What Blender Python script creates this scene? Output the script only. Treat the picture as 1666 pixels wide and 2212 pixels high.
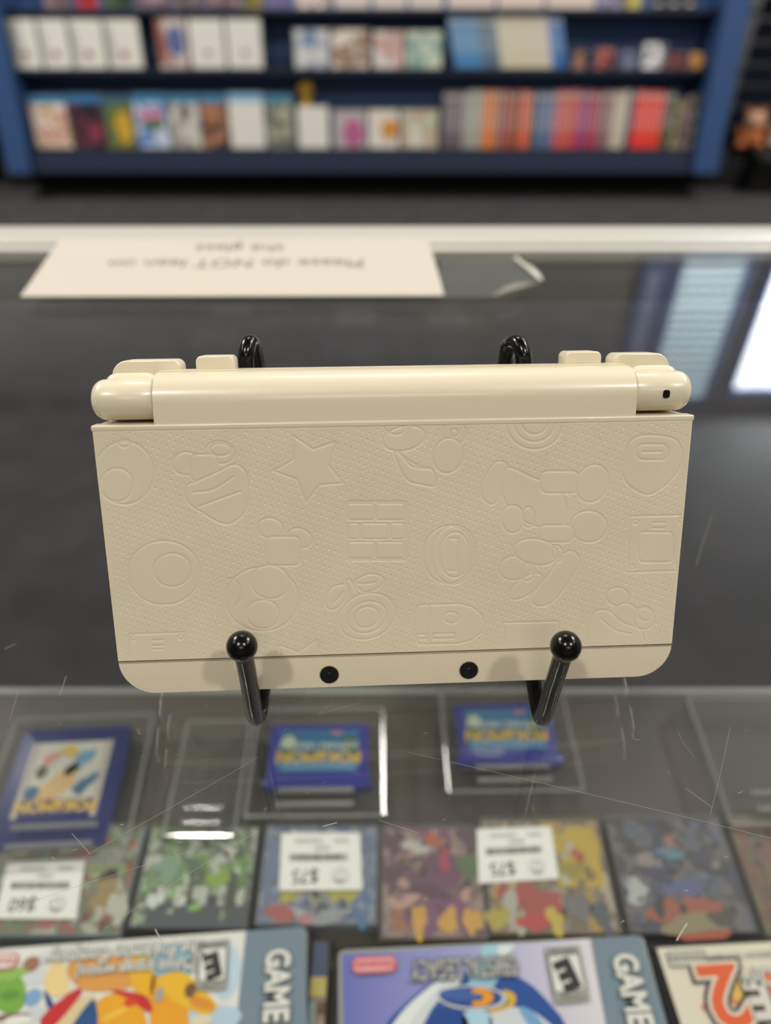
import bpy, bmesh, math, random
from mathutils import Vector, Matrix

random.seed(7)
C = bpy.context.scene.collection
for o in list(bpy.data.objects):
    bpy.data.objects.remove(o)

# ------------------------------------------------------------------ camera, exposure, light
F, CX, CY = 1600.0, 833.0, 1106.0
PITCH = math.radians(42.0)
CAM = Vector((0, 0, 1.176))
cd = bpy.data.cameras.new('camera')
cam = bpy.data.objects.new('camera', cd)
C.objects.link(cam)
cam.location = CAM
cam.rotation_euler = (math.pi / 2 - PITCH, 0, 0)
cd.sensor_fit = 'HORIZONTAL'
cd.sensor_width = 7.3
cd.lens = 7.3 * F / 1666.0
cd.clip_start = 0.01
cd.clip_end = 60
cd.dof.use_dof = True
cd.dof.focus_distance = 0.183
cd.dof.aperture_fstop = 1.85
sc = bpy.context.scene
sc.camera = cam
sc.view_settings.view_transform = 'Standard'
sc.view_settings.look = 'None'
sc.view_settings.gamma = 1.0
sc.view_settings.use_curve_mapping = False
sc.view_settings.exposure = -0.08

w = bpy.data.worlds.new('world')
sc.world = w
w.use_nodes = True
w.node_tree.nodes['Background'].inputs[0].default_value = (0.75, 0.85, 1.0, 1)
w.node_tree.nodes['Background'].inputs[1].default_value = 0.05

CEIL = 3.6
FZ = 0.16      # floor level
WARM = (1.0, 0.955, 0.87)
NEUT = (1.0, 0.985, 0.96)
# x, y, sizex, sizey, watts, colour
LIGHTS = [
    (1.25, -0.90, 0.18, 0.18, 30, WARM),
    (-0.75, -0.90, 0.18, 0.18, 30, WARM),
    (0.30, -2.60, 1.2, 0.6, 7, WARM),
    (-2.9, 0.4, 0.6, 1.2, 8, NEUT),  # aisle lamps from here on are added to light the shelves
    (2.9, 0.4, 0.6, 1.2, 8, NEUT),
    (0.0, 2.62, 0.9, 0.4, 20, NEUT),  # added to brighten the shelves, its reflection kept behind the console
    (-2.5, 2.0, 0.6, 1.2, 116, NEUT),
    (2.7, 2.0, 0.6, 1.2, 116, NEUT),
]


def area(name, loc, sx, sy, power, col):
    d = bpy.data.lights.new(name, 'AREA')
    d.shape = 'RECTANGLE'
    d.size, d.size_y = sx, sy
    d.energy = power
    d.color = col
    o = bpy.data.objects.new(name, d)
    C.objects.link(o)
    o.location = loc
    return o


for i, (x, y, sx, sy, p, c) in enumerate(LIGHTS):
    area('lamp_light', (x, y, CEIL - 0.07), sx, sy, p, c)


# ------------------------------------------------------------------ helpers
def lin(c):
    r = []
    for v in c[:3]:
        v = v / 255.0
        r.append(v / 12.92 if v <= 0.04045 else ((v + 0.055) / 1.055) ** 2.4)
    return (r[0], r[1], r[2], 1.0)


MATS = {}


def mat(name, c, rough=0.5, metal=0.0, spec=0.5, coat=0.0, emit=0.0):
    if name in MATS:
        return MATS[name]
    m = bpy.data.materials.new(name)
    m.use_nodes = True
    b = m.node_tree.nodes['Principled BSDF']
    b.inputs['Base Color'].default_value = lin(c)
    b.inputs['Roughness'].default_value = rough
    b.inputs['Metallic'].default_value = metal
    b.inputs['Specular IOR Level'].default_value = spec
    b.inputs['Coat Weight'].default_value = coat
    b.inputs['Coat Roughness'].default_value = 0.1
    if emit:
        b.inputs['Emission Color'].default_value = lin(c)
        b.inputs['Emission Strength'].default_value = emit
    MATS[name] = m
    return m


def col(c, rough=0.5):
    return mat('colour_%d_%d_%d' % tuple(c), c, rough)


def art(name, cols, scale=30.0, rough=0.35, stretch=(1, 1, 1), detail=1.5):
    """printed multi-coloured picture: noise pattern broken into a palette"""
    if name in MATS:
        return MATS[name]
    m = bpy.data.materials.new(name)
    m.use_nodes = True
    nt = m.node_tree
    b = nt.nodes['Principled BSDF']
    tc = nt.nodes.new('ShaderNodeTexCoord')
    mp = nt.nodes.new('ShaderNodeMapping')
    mp.inputs['Scale'].default_value = stretch
    oi = nt.nodes.new('ShaderNodeObjectInfo')
    mul = nt.nodes.new('ShaderNodeMath')
    mul.operation = 'MULTIPLY'
    mul.inputs[1].default_value = 37.0
    nz = nt.nodes.new('ShaderNodeTexNoise')
    nz.noise_dimensions = '4D'
    nz.inputs['Scale'].default_value = scale
    nz.inputs['Detail'].default_value = detail
    rp = nt.nodes.new('ShaderNodeValToRGB')
    rp.color_ramp.interpolation = 'EASE'
    el = rp.color_ramp.elements
    n = len(cols)
    while len(el) < n:
        el.new(0.5)
    for i, c in enumerate(cols):
        el[i].position = 0.0 if i == 0 else 0.32 + 0.36 * i / n
        el[i].color = lin(c)
    L = nt.links.new
    L(tc.outputs['Object'], mp.inputs['Vector'])
    L(mp.outputs['Vector'], nz.inputs['Vector'])
    L(oi.outputs['Random'], mul.inputs[0])
    L(mul.outputs[0], nz.inputs['W'])
    L(nz.outputs['Fac'], rp.inputs['Fac'])
    L(rp.outputs['Color'], b.inputs['Base Color'])
    b.inputs['Roughness'].default_value = rough
    MATS[name] = m
    return m


def clear(name, tint=(1, 1, 1), f0=0.045, power=5.0, rough=0.0, haze=0.0, hazecol=(0.8, 0.82, 0.8)):
    """thin clear sheet: transparent with a Fresnel-weighted mirror coat"""
    m = bpy.data.materials.new(name)
    m.use_nodes = True
    nt = m.node_tree
    nt.nodes.remove(nt.nodes['Principled BSDF'])
    out = nt.nodes['Material Output']
    lw = nt.nodes.new('ShaderNodeLayerWeight')
    lw.inputs['Blend'].default_value = 0.5
    pw = nt.nodes.new('ShaderNodeMath')
    pw.operation = 'POWER'
    pw.inputs[1].default_value = power
    ma = nt.nodes.new('ShaderNodeMath')
    ma.operation = 'MULTIPLY_ADD'
    ma.inputs[1].default_value = 1.0 - f0
    ma.inputs[2].default_value = f0
    tr = nt.nodes.new('ShaderNodeBsdfTransparent')
    tr.inputs['Color'].default_value = (*tint, 1)
    gl = nt.nodes.new('ShaderNodeBsdfGlossy')
    gl.inputs['Roughness'].default_value = rough
    mx = nt.nodes.new('ShaderNodeMixShader')
    L = nt.links.new
    L(lw.outputs['Facing'], pw.inputs[0])
    L(pw.outputs[0], ma.inputs[0])
    L(ma.outputs[0], mx.inputs['Fac'])
    last = tr
    if haze:
        df = nt.nodes.new('ShaderNodeBsdfDiffuse')
        df.inputs['Color'].default_value = (*hazecol, 1)
        m2 = nt.nodes.new('ShaderNodeMixShader')
        m2.inputs['Fac'].default_value = haze
        L(tr.outputs[0], m2.inputs[1])
        L(df.outputs[0], m2.inputs[2])
        last = m2
    L(last.outputs[0], mx.inputs[1])
    L(gl.outputs[0], mx.inputs[2])
    L(mx.outputs[0], out.inputs['Surface'])
    MATS[name] = m
    return m


def ray(px, py):
    u, v = (px - CX) / F, (CY - py) / F
    c, s = math.cos(PITCH), math.sin(PITCH)
    return Vector((u, c + v * s, v * c - s))


def g(px, py, z):
    """point of the horizontal plane at height z that shows at this place of the photograph"""
    d = ray(px, py)
    return CAM + d * ((z - CAM.z) / d.z)


class MB:
    def __init__(self):
        self.v, self.f, self.m, self.mats = [], [], [], []

    def slot(self, m):
        if m not in self.mats:
            self.mats.append(m)
        return self.mats.index(m)

    def add(self, vs, fs, m):
        o = len(self.v)
        k = self.slot(m)
        self.v += [Vector(p) for p in vs]
        for f in fs:
            self.f.append([i + o for i in f])
            self.m.append(k)

    def box(self, lo, hi, m):
        x0, y0, z0 = lo
        x1, y1, z1 = hi
        vs = [(x0, y0, z0), (x1, y0, z0), (x1, y1, z0), (x0, y1, z0), (x0, y0, z1), (x1, y0, z1), (x1, y1, z1), (x0, y1, z1)]
        self.add(vs, [(0, 3, 2, 1), (4, 5, 6, 7), (0, 1, 5, 4), (1, 2, 6, 5), (2, 3, 7, 6), (3, 0, 4, 7)], m)

    def prism(self, pts, a, b, m):
        """closed loop pts (3D, at the base) swept from a to b (vectors)"""
        n = len(pts)
        vs = [Vector(p) + Vector(a) for p in pts] + [Vector(p) + Vector(b) for p in pts]
        fs = [list(range(n))[::-1], list(range(n, 2 * n))]
        for i in range(n):
            j = (i + 1) % n
            fs.append((i, j, j + n, i + n))
        self.add(vs, fs, m)

    def tube(self, pts, r, m, n=14, caps=True):
        pts = [Vector(p) for p in pts]
        rr = r if isinstance(r, (list, tuple)) else [r] * len(pts)
        T = []
        for i in range(len(pts)):
            t = pts[min(i + 1, len(pts) - 1)] - pts[max(i - 1, 0)]
            T.append(t.normalized())
        up = Vector((1, 0, 0)) if abs(T[0].x) < 0.8 else Vector((0, 0, 1))
        N = (up - T[0] * up.dot(T[0])).normalized()
        vs, fs = [], []
        for i, p in enumerate(pts):
            N = (N - T[i] * N.dot(T[i])).normalized()
            B = T[i].cross(N)
            for k in range(n):
                a = 2 * math.pi * k / n
                vs.append(p + (N * math.cos(a) + B * math.sin(a)) * rr[i])
        for i in range(len(pts) - 1):
            for k in range(n):
                k2 = (k + 1) % n
                fs.append((i * n + k, i * n + k2, (i + 1) * n + k2, (i + 1) * n + k))
        if caps:
            fs.append(list(range(n))[::-1])
            fs.append(list(range((len(pts) - 1) * n, len(pts) * n)))
        self.add(vs, fs, m)

    def ball(self, c, r, m, nu=20, nv=12, sc=(1, 1, 1), rot=None):
        c = Vector(c)
        vs, fs = [], []
        R = rot or Matrix.Identity(3)
        for j in range(1, nv):
            th = math.pi * j / nv
            for i in range(nu):
                a = 2 * math.pi * i / nu
                vs.append(c + R @ Vector((r * sc[0] * math.sin(th) * math.cos(a), r * sc[1] * math.sin(th) * math.sin(a), r * sc[2] * math.cos(th))))
        t = len(vs)
        vs.append(c + R @ Vector((0, 0, r * sc[2])))
        vs.append(c - R @ Vector((0, 0, r * sc[2])))
        for j in range(nv - 2):
            for i in range(nu):
                i2 = (i + 1) % nu
                fs.append((j * nu + i, (j + 1) * nu + i, (j + 1) * nu + i2, j * nu + i2))
        for i in range(nu):
            i2 = (i + 1) % nu
            fs.append((t, i, i2))
            fs.append((t + 1, (nv - 2) * nu + i2, (nv - 2) * nu + i))
        self.add(vs, fs, m)

    def flat(self, pts, m):
        self.add(pts, [list(range(len(pts)))], m)

    def text(self, s, org, dx, dy, size, m, align='CENTER', bold=0.0, sx=1.0, lift=0.0):
        cu = bpy.data.curves.new('t', 'FONT')
        cu.body = s
        cu.size = 1.0
        cu.align_x = align
        cu.align_y = 'CENTER'
        cu.offset = bold
        cu.resolution_u = 3
        ob = bpy.data.objects.new('t', cu)
        me = ob.to_mesh()
        dx, dy = Vector(dx).normalized(), Vector(dy).normalized()
        nn = dx.cross(dy)
        vs = [Vector(org) + dx * (v.co.x * size * sx) + dy * (v.co.y * size) + nn * lift for v in me.vertices]
        fs = [tuple(p.vertices) for p in me.polygons]
        self.add(vs, fs, m)
        ob.to_mesh_clear()
        bpy.data.objects.remove(ob)
        bpy.data.curves.remove(cu)

    def build(self, name, parent=None, smooth=None, bevel=0.0, seg=2, org=None, angle=40):
        me = bpy.data.meshes.new(name)
        off = Vector(org) if org is not None else Vector((0, 0, 0))
        me.from_pydata([p - off for p in self.v], [], self.f)
        for m in self.mats:
            me.materials.append(m)
        me.polygons.foreach_set('material_index', self.m)
        me.update()
        if bevel:
            bm = bmesh.new()
            bm.from_mesh(me)
            bmesh.ops.remove_doubles(bm, verts=bm.verts, dist=1e-6)
            es = [e for e in bm.edges if len(e.link_faces) == 2 and e.calc_face_angle(0) > math.radians(35)]
            bmesh.ops.bevel(bm, geom=es, offset=bevel, offset_type='OFFSET', segments=seg, profile=0.5, affect='EDGES', clamp_overlap=True)
            bm.to_mesh(me)
            bm.free()
            smooth = True
        if smooth:
            me.polygons.foreach_set('use_smooth', [True] * len(me.polygons))
            me.set_sharp_from_angle(angle=math.radians(angle))
        me.update()
        o = bpy.data.objects.new(name, me)
        C.objects.link(o)
        if parent is not None:
            o.parent = parent
        elif org is not None:
            o.location = off
        return o


def tag(o, label=None, cat=None, group=None, kind=None):
    if label:
        o['label'] = label
    if cat:
        o['category'] = cat
    if group:
        o['group'] = group
    if kind:
        o['kind'] = kind
    return o


def empty(name, loc, label=None, cat=None, group=None, rot=(0, 0, 0)):
    o = bpy.data.objects.new(name, None)
    o.empty_display_size = 0.02
    C.objects.link(o)
    o.location = loc
    o.rotation_euler = rot
    return tag(o, label, cat, group)


def structure(name, lo, hi, m):
    b = MB()
    b.box(lo, hi, m)
    return tag(b.build(name), kind='structure')


def catmull(pts, closed=False, n=6):
    P = [Vector(p) for p in pts]
    N = len(P)
    out = []
    rng = range(N if closed else N - 1)
    for i in rng:
        if closed:
            a, b, c, d = P[(i - 1) % N], P[i], P[(i + 1) % N], P[(i + 2) % N]
        else:
            a, b, c, d = P[max(i - 1, 0)], P[i], P[i + 1], P[min(i + 2, N - 1)]
        for k in range(n):
            t = k / n
            out.append(0.5 * ((2 * b) + (c - a) * t + (2 * a - 5 * b + 4 * c - d) * t * t + (3 * b - a - 3 * c + d) * t ** 3))
    if not closed:
        out.append(P[-1])
    return out


def rrect(x0, z0, x1, z1, r, n=8):
    """rounded outline in 2D, r per corner: (lower left, lower right, upper right, upper left)"""
    if not isinstance(r, (tuple, list)):
        r = (r,) * 4
    out = []
    for (cx, cz, a0, rr) in ((x0 + r[0], z0 + r[0], 180, r[0]), (x1 - r[1], z0 + r[1], 270, r[1]), (x1 - r[2], z1 - r[2], 0, r[2]), (x0 + r[3], z1 - r[3], 90, r[3])):
        k = n if rr > 1e-6 else 0
        for i in range(k + 1):
            a = math.radians(a0 + (90 * i / k if k else 0))
            out.append((cx + rr * math.cos(a), cz + rr * math.sin(a)))
    return out


# ------------------------------------------------------------------ room
def carpet():
    m = bpy.data.materials.new('carpet')
    m.use_nodes = True
    nt = m.node_tree
    b = nt.nodes['Principled BSDF']
    tc = nt.nodes.new('ShaderNodeTexCoord')
    nz = nt.nodes.new('ShaderNodeTexNoise')
    nz.inputs['Scale'].default_value = 14
    nz.inputs['Detail'].default_value = 6
    rp = nt.nodes.new('ShaderNodeValToRGB')
    rp.color_ramp.elements[0].position = 0.3
    rp.color_ramp.elements[0].color = lin((40, 38, 41))
    rp.color_ramp.elements[1].position = 0.7
    rp.color_ramp.elements[1].color = lin((54, 50, 53))
    nt.links.new(tc.outputs['Object'], nz.inputs['Vector'])
    nt.links.new(nz.outputs['Fac'], rp.inputs['Fac'])
    nt.links.new(rp.outputs['Color'], b.inputs['Base Color'])
    b.inputs['Roughness'].default_value = 0.95
    return m


WALLM = mat('wall_paint', (136, 137, 136), 0.8)
CEILM = mat('ceiling_tile', (214, 212, 206), 0.9)
NAVY = mat('lightened_slatwall', (72, 102, 158), 0.5)  # slat blue lightened in the colour to offset shade from the boards
BLUE = mat('blue_laminate', (48, 78, 124), 0.45)
BLACKM = mat('black_paint', (14, 14, 15), 0.7)
structure('floor', (-4.5, -4.0, FZ - 0.1), (4.5, 4.2, FZ), carpet())
structure('ceiling', (-4.5, -4.0, CEIL), (4.5, 4.2, CEIL + 0.1), CEILM)
structure('wall_back', (-4.5, 4.1, FZ), (4.5, 4.2, CEIL), WALLM)
structure('wall_front', (-4.5, -4.1, FZ), (4.5, -4.0, CEIL), WALLM)
structure('wall_left', (-4.6, -4.0, FZ), (-4.5, 4.2, CEIL), WALLM)
structure('wall_right', (4.5, -4.0, FZ), (4.6, 4.2, CEIL), WALLM)

for i, (x, y, sx, sy, p, c) in enumerate(LIGHTS):
    nm = 'the counter' if y < -0.5 else 'the aisle, added for the shelves'
    r = empty('ceiling_light', (x, y, CEIL), 'flat square ceiling light above %s' % nm, 'ceiling light', 'ceiling lights over %s' % nm)
    b = MB()
    fm = mat('white_metal', (225, 225, 222), 0.4)
    hx, hy = sx / 2 + 0.03, sy / 2 + 0.03
    for (a0, a1, b0, b1) in ((-hx, hx, -hy, -hy + 0.03), (-hx, hx, hy - 0.03, hy), (-hx, -hx + 0.03, -hy, hy), (hx - 0.03, hx, -hy, hy)):
        b.box((a0, b0, -0.06), (a1, b1, 0), fm)
    b.build('frame', r)
    b = MB()
    b.box((-sx / 2, -sy / 2, -0.05), (sx / 2, sy / 2, -0.04), mat('lit_diffuser', (255, 235, 205), 0.5, emit=6.0))
    b.build('diffuser', r)


def window(k, x0, x1, z0, z1, c, e, slats):
    r = empty('window_%d' % k, ((x0 + x1) / 2, 4.1, z0))
    tag(r, kind='structure')
    h = z1 - z0
    hw = (x1 - x0) / 2
    b = MB()
    b.box((-hw, -0.02, 0), (hw, -0.012, h), mat('daylight_pane_%d' % k, c, 0.3, emit=e))
    b.build('pane', r)
    b = MB()
    fm = mat('blue_window_frame', (70, 104, 176), 0.5)
    b.box((-hw - 0.04, -0.06, -0.1), (hw + 0.04, 0, 0), fm)
    b.box((-hw - 0.04, -0.06, h), (hw + 0.04, 0, h + 0.05), fm)
    b.box((-hw - 0.04, -0.06, 0), (-hw, 0, h), fm)
    b.box((hw, -0.06, 0), (hw + 0.04, 0, h), fm)
    b.build('window_frame', r)
    if slats:
        b = MB()
        n = int(h / 0.055)
        for i in range(n):
            z = (i + 0.5) * h / n
            b.box((-hw, -0.05, z - 0.002), (hw, -0.03, z + 0.012), mat('blind_slat', (205, 215, 218), 0.5))
        b.build('blind', r)


window(1, 1.69, 2.06, 2.54, 3.5, (205, 228, 235), 2.6, True)
window(2, 2.22, 3.4, 2.45, 3.42, (240, 246, 255), 9.0, False)
window(3, 1.51, 1.585, 2.62, 3.4, (120, 135, 165), 1.5, True)

# ------------------------------------------------------------------ display counter
GLASS = clear('counter_glass', (0.94, 0.945, 0.94), 0.068, 4.3)
FRAME = mat('white_aluminium', (190, 188, 180), 0.35)
counter = empty('display_counter', (0, 0.16, 0), 'glass topped display counter with white metal edge', 'display counter')
OFF = Vector((0, 0.16, 0))
b = MB()
b.box((-1.2, -0.14, 0.994), (1.2, 0.424, 1.0), GLASS)
b.build('glass_top', counter, org=OFF)
b = MB()
b.box((-1.2, 0.4245, 0.992), (1.2, 0.4325, 0.9995), FRAME)
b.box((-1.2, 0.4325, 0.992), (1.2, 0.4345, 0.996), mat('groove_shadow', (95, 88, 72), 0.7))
b.box((-1.2, 0.4345, 0.992), (1.2, 0.462, 1.0), FRAME)
b.build('edge_rail', counter, org=OFF, bevel=0.0012)
b = MB()
b.box((-1.2, 0.428, 0.966), (1.2, 0.462, 0.9918), mat('shaded_rail', (104, 100, 92), 0.6))  # rail's inner side, its shade painted in as a darker grey
b.build('shaded_rail_side', counter, org=OFF)
for s in (-1, 1):
    b = MB()
    b.box((s * 1.2 - 0.015, 0.43, 0.5), (s * 1.2 + 0.015, 0.46, 0.955), FRAME)
    b.build('corner_post', counter, org=OFF, bevel=0.002)
b = MB()
b.box((-1.18, 0.443, 0.5), (1.18, 0.449, 0.955), clear('front_glass', (0.97, 0.98, 0.97), 0.05, 4.6))
b.build('front_glass', counter, org=OFF)
b = MB()
b.box((-1.2, -0.14, FZ), (1.2, 0.462, 0.5), mat('grey_laminate', (74, 72, 70), 0.6))
b.build('base_cabinet', counter, org=OFF)
SH = 0.785
b = MB()
b.box((-1.18, -0.13, SH - 0.012), (1.18, 0.266, SH - .0003), mat('shelf_laminate', (86, 82, 74), 0.5))
b.build('shelf', counter, org=OFF)
b = MB()
b.box((-1.18, 0.2662, SH - 0.012), (1.18, 0.270, SH + 0.0001), mat('shelf_edge', (170, 172, 168), 0.25))
b.build('shelf_edge_strip', counter, org=OFF)
for s in (-1, 1):
    for yy in (-0.1, 0.22):
        b = MB()
        b.box((s * 1.16 - 0.01, yy, 0.5), (s * 1.16 + 0.01, yy + 0.02, SH - 0.012), FRAME)
        b.build('shelf_support', counter, org=OFF)

# scratches worn into the glass
SCR = [([(0, 1972), (181, 1910), (430, 1833)], .00005), ([(181, 1851), (440, 1704), (560, 1635)], .00005), ([(222, 2009), (380, 1905), (560, 1793)], .00005),
       ([(1100, 1675), (1449, 1757), (1666, 1811)], .00006), ([(883, 1625), (1100, 1675)], .00004), ([(819, 1772), (903, 1799)], .00006), ([(1578, 1569), (1558, 1665), (1535, 1759)], .00005),
       ([(1483, 1703), (1537, 1743)], .00006), ([(1463, 1576), (1478, 1606), (1502, 1637)], .00005), ([(718, 1515), (688, 1544)], .00004), ([(780, 1517), (684, 1544)], .00004),
       ([(143, 1460), (133, 1490), (129, 1502)], .00009), ([(1540, 1113), (1520, 1167), (1505, 1221)], .00006), ([(1485, 1995), (1475, 2010), (1462, 2032)], .00017), ([(335, 2007), (343, 2022), (356, 2045)], .00013),
       ([(1140, 1490), (1150, 1510)], .00007), ([(698, 1785), (728, 1777)], .00014), ([(155, 1800), (195, 1845)], .00006), ([(40, 1490), (20, 1560)], .00004), ([(10, 1402), (35, 1390)], .00006)]
for _ in range(46):
    x, y = random.uniform(20, 1650), random.uniform(1520, 2000)
    a = random.uniform(0, 6.28)
    l = random.uniform(3, 12)
    SCR.append(([(x, y), (x + l * math.cos(a), y + l * math.sin(a) * .6)], random.uniform(.00004, .00008)))
b = MB()
SCR = [(p_, r_ * (.62 if len(p_) > 2 and r_ < .0001 else .85)) for p_, r_ in SCR]
scm = mat('scratch', (165, 160, 146), 0.6)
for pts, rr in SCR:
    P = [g(x, y, 1.00004) for x, y in pts]
    b.tube(catmull(P, False, 4) if len(P) > 2 else P, rr, scm, 5)
o = b.build('surface_scratches', counter, org=OFF)
o['kind'] = 'stuff'

# paper sign lying on the glass
PAPER = mat('white_paper', (196, 189, 177), 0.75)
z = 1.0004
cs = [g(44, 640, z), g(961, 638, z), g(925, 516, z), g(131, 516, z)]
pc = sum(cs, Vector()) / 4
sign = empty('paper_sign', pc, 'white paper sign with grey printed warning lying on the counter glass', 'sign')
b = MB()
b.prism([p - Vector((0, 0, .0003)) for p in cs], (0, 0, 0), (0, 0, .0003), PAPER)
b.build('sheet', sign, org=pc)
b = MB()
INK = mat('grey_ink', (120, 116, 108), 0.7)
ang = (cs[1] - cs[0]).normalized()
p1 = g(510, 568, z + .0001)
p2 = g(517, 535, z + .0001)
b.text('Please do NOT lean on', p1, -ang, Vector((0, -1, 0)), 0.0152, INK, bold=0.01)
b.text('the glass', p2, -ang, Vector((0, -1, 0)), 0.0152, INK, bold=0.01)
b.build('printed_text', sign, org=pc)
# clear tape holding it
b = MB()
tp = [g(950, 560, z + .0006), g(1105, 556, z + .0006), g(1165, 610, z + .0006), g(1062, 640, z + .0006), g(955, 640, z + .0006)]
tc_ = sum(tp, Vector()) / 5
TAPE = clear('clear_tape', (0.97, 0.97, 0.96), 0.07, 4, 0.15, 0.04)
b.prism([p - Vector((0, 0, .0008)) for p in tp], (0, 0, 0), (0, 0, .0003), TAPE)
e0, e1, e2 = g(1062, 640, z), g(1168, 606, z), g(1110, 556, z)
for q0, q1, hgt in ((e0, e1, .0035), (e1, e2, .002)):
    n = 8
    vs, fs = [], []
    for i in range(n + 1):
        t = i / n
        p = q0.lerp(q1, t)
        hh = hgt * math.sin(math.pi * min(1, t * 1.3 + .05)) if t < .75 else hgt * .4 * (1 - t)
        vs += [p, p + Vector((0.0015, .001, max(hh, 0.0003)))]
    for i in range(n):
        fs.append((2 * i, 2 * i + 2, 2 * i + 3, 2 * i + 1))
    b.add(vs, fs, mat('tape_edge', (215, 212, 200), 0.25))
tag(b.build('clear_tape', org=tc_, smooth=True), 'clear plastic tape with curled edge beside the paper sign', 'tape')

# ------------------------------------------------------------------ handheld console
LEAN, YAW, ROLL = math.radians(27.4), math.radians(3.14), math.radians(0.78)
R = Matrix.Rotation(YAW, 3, 'Z') @ Matrix.Rotation(-LEAN, 3, 'X') @ Matrix.Rotation(ROLL, 3, 'Y')
DO = Vector((0.0037, 0.1114, CAM.z - 0.1608))
W, LZ, SZ = 0.142, 0.0685, 0.0093


def dpx(px, py, y=0.0):
    """place on the console's lid (its own x, z) that shows at this place of the photograph"""
    d = R.transposed() @ ray(px, py)
    o = R.transposed() @ (CAM - DO)
    t = (y - o.y) / d.y
    p = o + d * t
    return (p.x, p.z)


CREAM = bpy.data.materials.new('cream_plastic')
CREAM.use_nodes = True
_b = CREAM.node_tree.nodes['Principled BSDF']
_b.inputs['Base Color'].default_value = lin((221, 211, 186))
_b.inputs['Roughness'].default_value = 0.33
_b.inputs['Coat Weight'].default_value = 0.25
_b.inputs['Coat Roughness'].default_value = 0.12
MATTE = bpy.data.materials.new('cream_cover_plastic')
MATTE.use_nodes = True
nt = MATTE.node_tree
_b = nt.nodes['Principled BSDF']
_b.inputs['Roughness'].default_value = 0.42
tc = nt.nodes.new('ShaderNodeTexCoord')
nz = nt.nodes.new('ShaderNodeTexNoise')
nz.inputs['Scale'].default_value = 55
nz.inputs['Detail'].default_value = 4
rp = nt.nodes.new('ShaderNodeValToRGB')
rp.color_ramp.elements[0].position = 0.35
rp.color_ramp.elements[0].color = lin((219, 208, 182))
rp.color_ramp.elements[1].position = 0.62
rp.color_ramp.elements[1].color = lin((223, 212, 188))
nt.links.new(tc.outputs['Object'], nz.inputs['Vector'])
nt.links.new(nz.outputs['Fac'], rp.inputs['Fac'])
nt.links.new(rp.outputs['Color'], _b.inputs['Base Color'])
GB = mat('gloss_black', (8, 8, 9), 0.18, coat=0.5)

con = empty('handheld_game_console', DO, 'cream closed handheld game console leaning on the black wire stand', 'game console', rot=R.to_euler())


def P3(pts, y):
    return [(x, y, z) for x, z in pts]


def slab(name, outline, y0, y1, m, bev, parent=con, seg=3):
    b = MB()
    b.prism(P3(outline, 0), (0, y0, 0), (0, y1, 0), m)
    # outline runs anticlockwise seen from -y: faces outwards after flip
    me = b.build(name, parent, bevel=bev, seg=seg)
    bm = bmesh.new()
    bm.from_mesh(me.data)
    bmesh.ops.recalc_face_normals(bm, faces=bm.faces)
    bm.to_mesh(me.data)
    bm.free()
    return me


hw = W / 2
slab('lid', rrect(-hw, 0, hw, LZ, (.0092, .0092, .0016, .0016), 12), .0013, .0102, CREAM, .0012)
slab('base', rrect(-hw + .0003, .0004, hw - .0003, .0765, (.0092, .0092, .004, .004), 12), .0106, .0214, CREAM, .003)
slab('camera_strip', rrect(-hw + .0006, .0006, hw - .0006, SZ - .00012, (.0088, .0088, .0003, .0003), 12), .0001, .0020, CREAM, .0006)
slab('lid_lip', rrect(-hw + .0002, LZ - .00135, hw - .0002, LZ + .0001, .0004, 3), .0000, .0040, CREAM, .00045)

# ---- embossed cover plate
PX0, PX1, PZ0, PZ1 = -hw + .0012, hw - .0012, SZ + .0006, LZ - .0014


def ell(cx, cy, rx, ry, rot=0, a0=0, a1=360, n=40):
    c, s = math.cos(math.radians(rot)), math.sin(math.radians(rot))
    out = []
    full = abs(a1 - a0) >= 360
    for i in range(n if full else n + 1):
        a = math.radians(a0 + (a1 - a0) * i / n)
        x, y = rx * math.cos(a), ry * math.sin(a)
        out.append((cx + x * c - y * s, cy + x * s + y * c))
    return out


def sm(pts, closed=True, n=5):
    return [(v.x, v.y) for v in catmull([(x, y, 0) for x, y in pts], closed, n)]


def rr_px(x0, y0, x1, y1, r):
    return rrect(x0, y0, x1, y1, r, 5)


import numpy as np
shapes = []     # (pixel polyline, closed, keeps dots out)


def S(pts, closed=True, fill=True):
    shapes.append(([dpx(x, y) for x, y in pts], closed, fill and closed))


# plain generic ornaments at the places of the embossed pictures
S(ell(268, 1022, 64, 68)); S(ell(252, 1048, 35, 36), True, False); S(ell(268, 958, 12, 8), True, False)
S(ell(402, 1002, 30, 25)); S(ell(475, 978, 32, 24, 8)); S(ell(476, 972, 22, 13, 4), True, False); S(rr_px(412, 982, 470, 1040, 14))
S(sm([(402, 1052), (425, 1040), (470, 1020), (505, 1004), (530, 1020), (535, 1060), (532, 1100), (510, 1125), (482, 1132), (440, 1110), (405, 1085)]))
S(sm([(418, 1064), (460, 1058), (505, 1030)], False), False); S(sm([(430, 1095), (470, 1080), (520, 1062)], False), False)
S([(632, 941), (676, 971), (725, 955), (712, 1008), (741, 1044), (690, 1048), (661, 1086), (641, 1036), (591, 1018), (634, 994)])
S(ell(873, 948, 46, 26, -12)); S(ell(982, 936, 25, 26)); S(ell(982, 936, 8, 8), True, False); S(ell(968, 985, 32, 38, 15)); S(sm([(852, 975), (866, 1018), (884, 1040), (905, 1046), (940, 1050), (934, 1016), (905, 1008), (878, 992)]))
S(ell(850, 925, 22, 13, 20), True, False); S(sm([(862, 976), (890, 1008), (935, 1014)], False), False)
for rr in (62, 45, 28):
    S(ell(1155, 912, rr, rr * .95))
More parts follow.
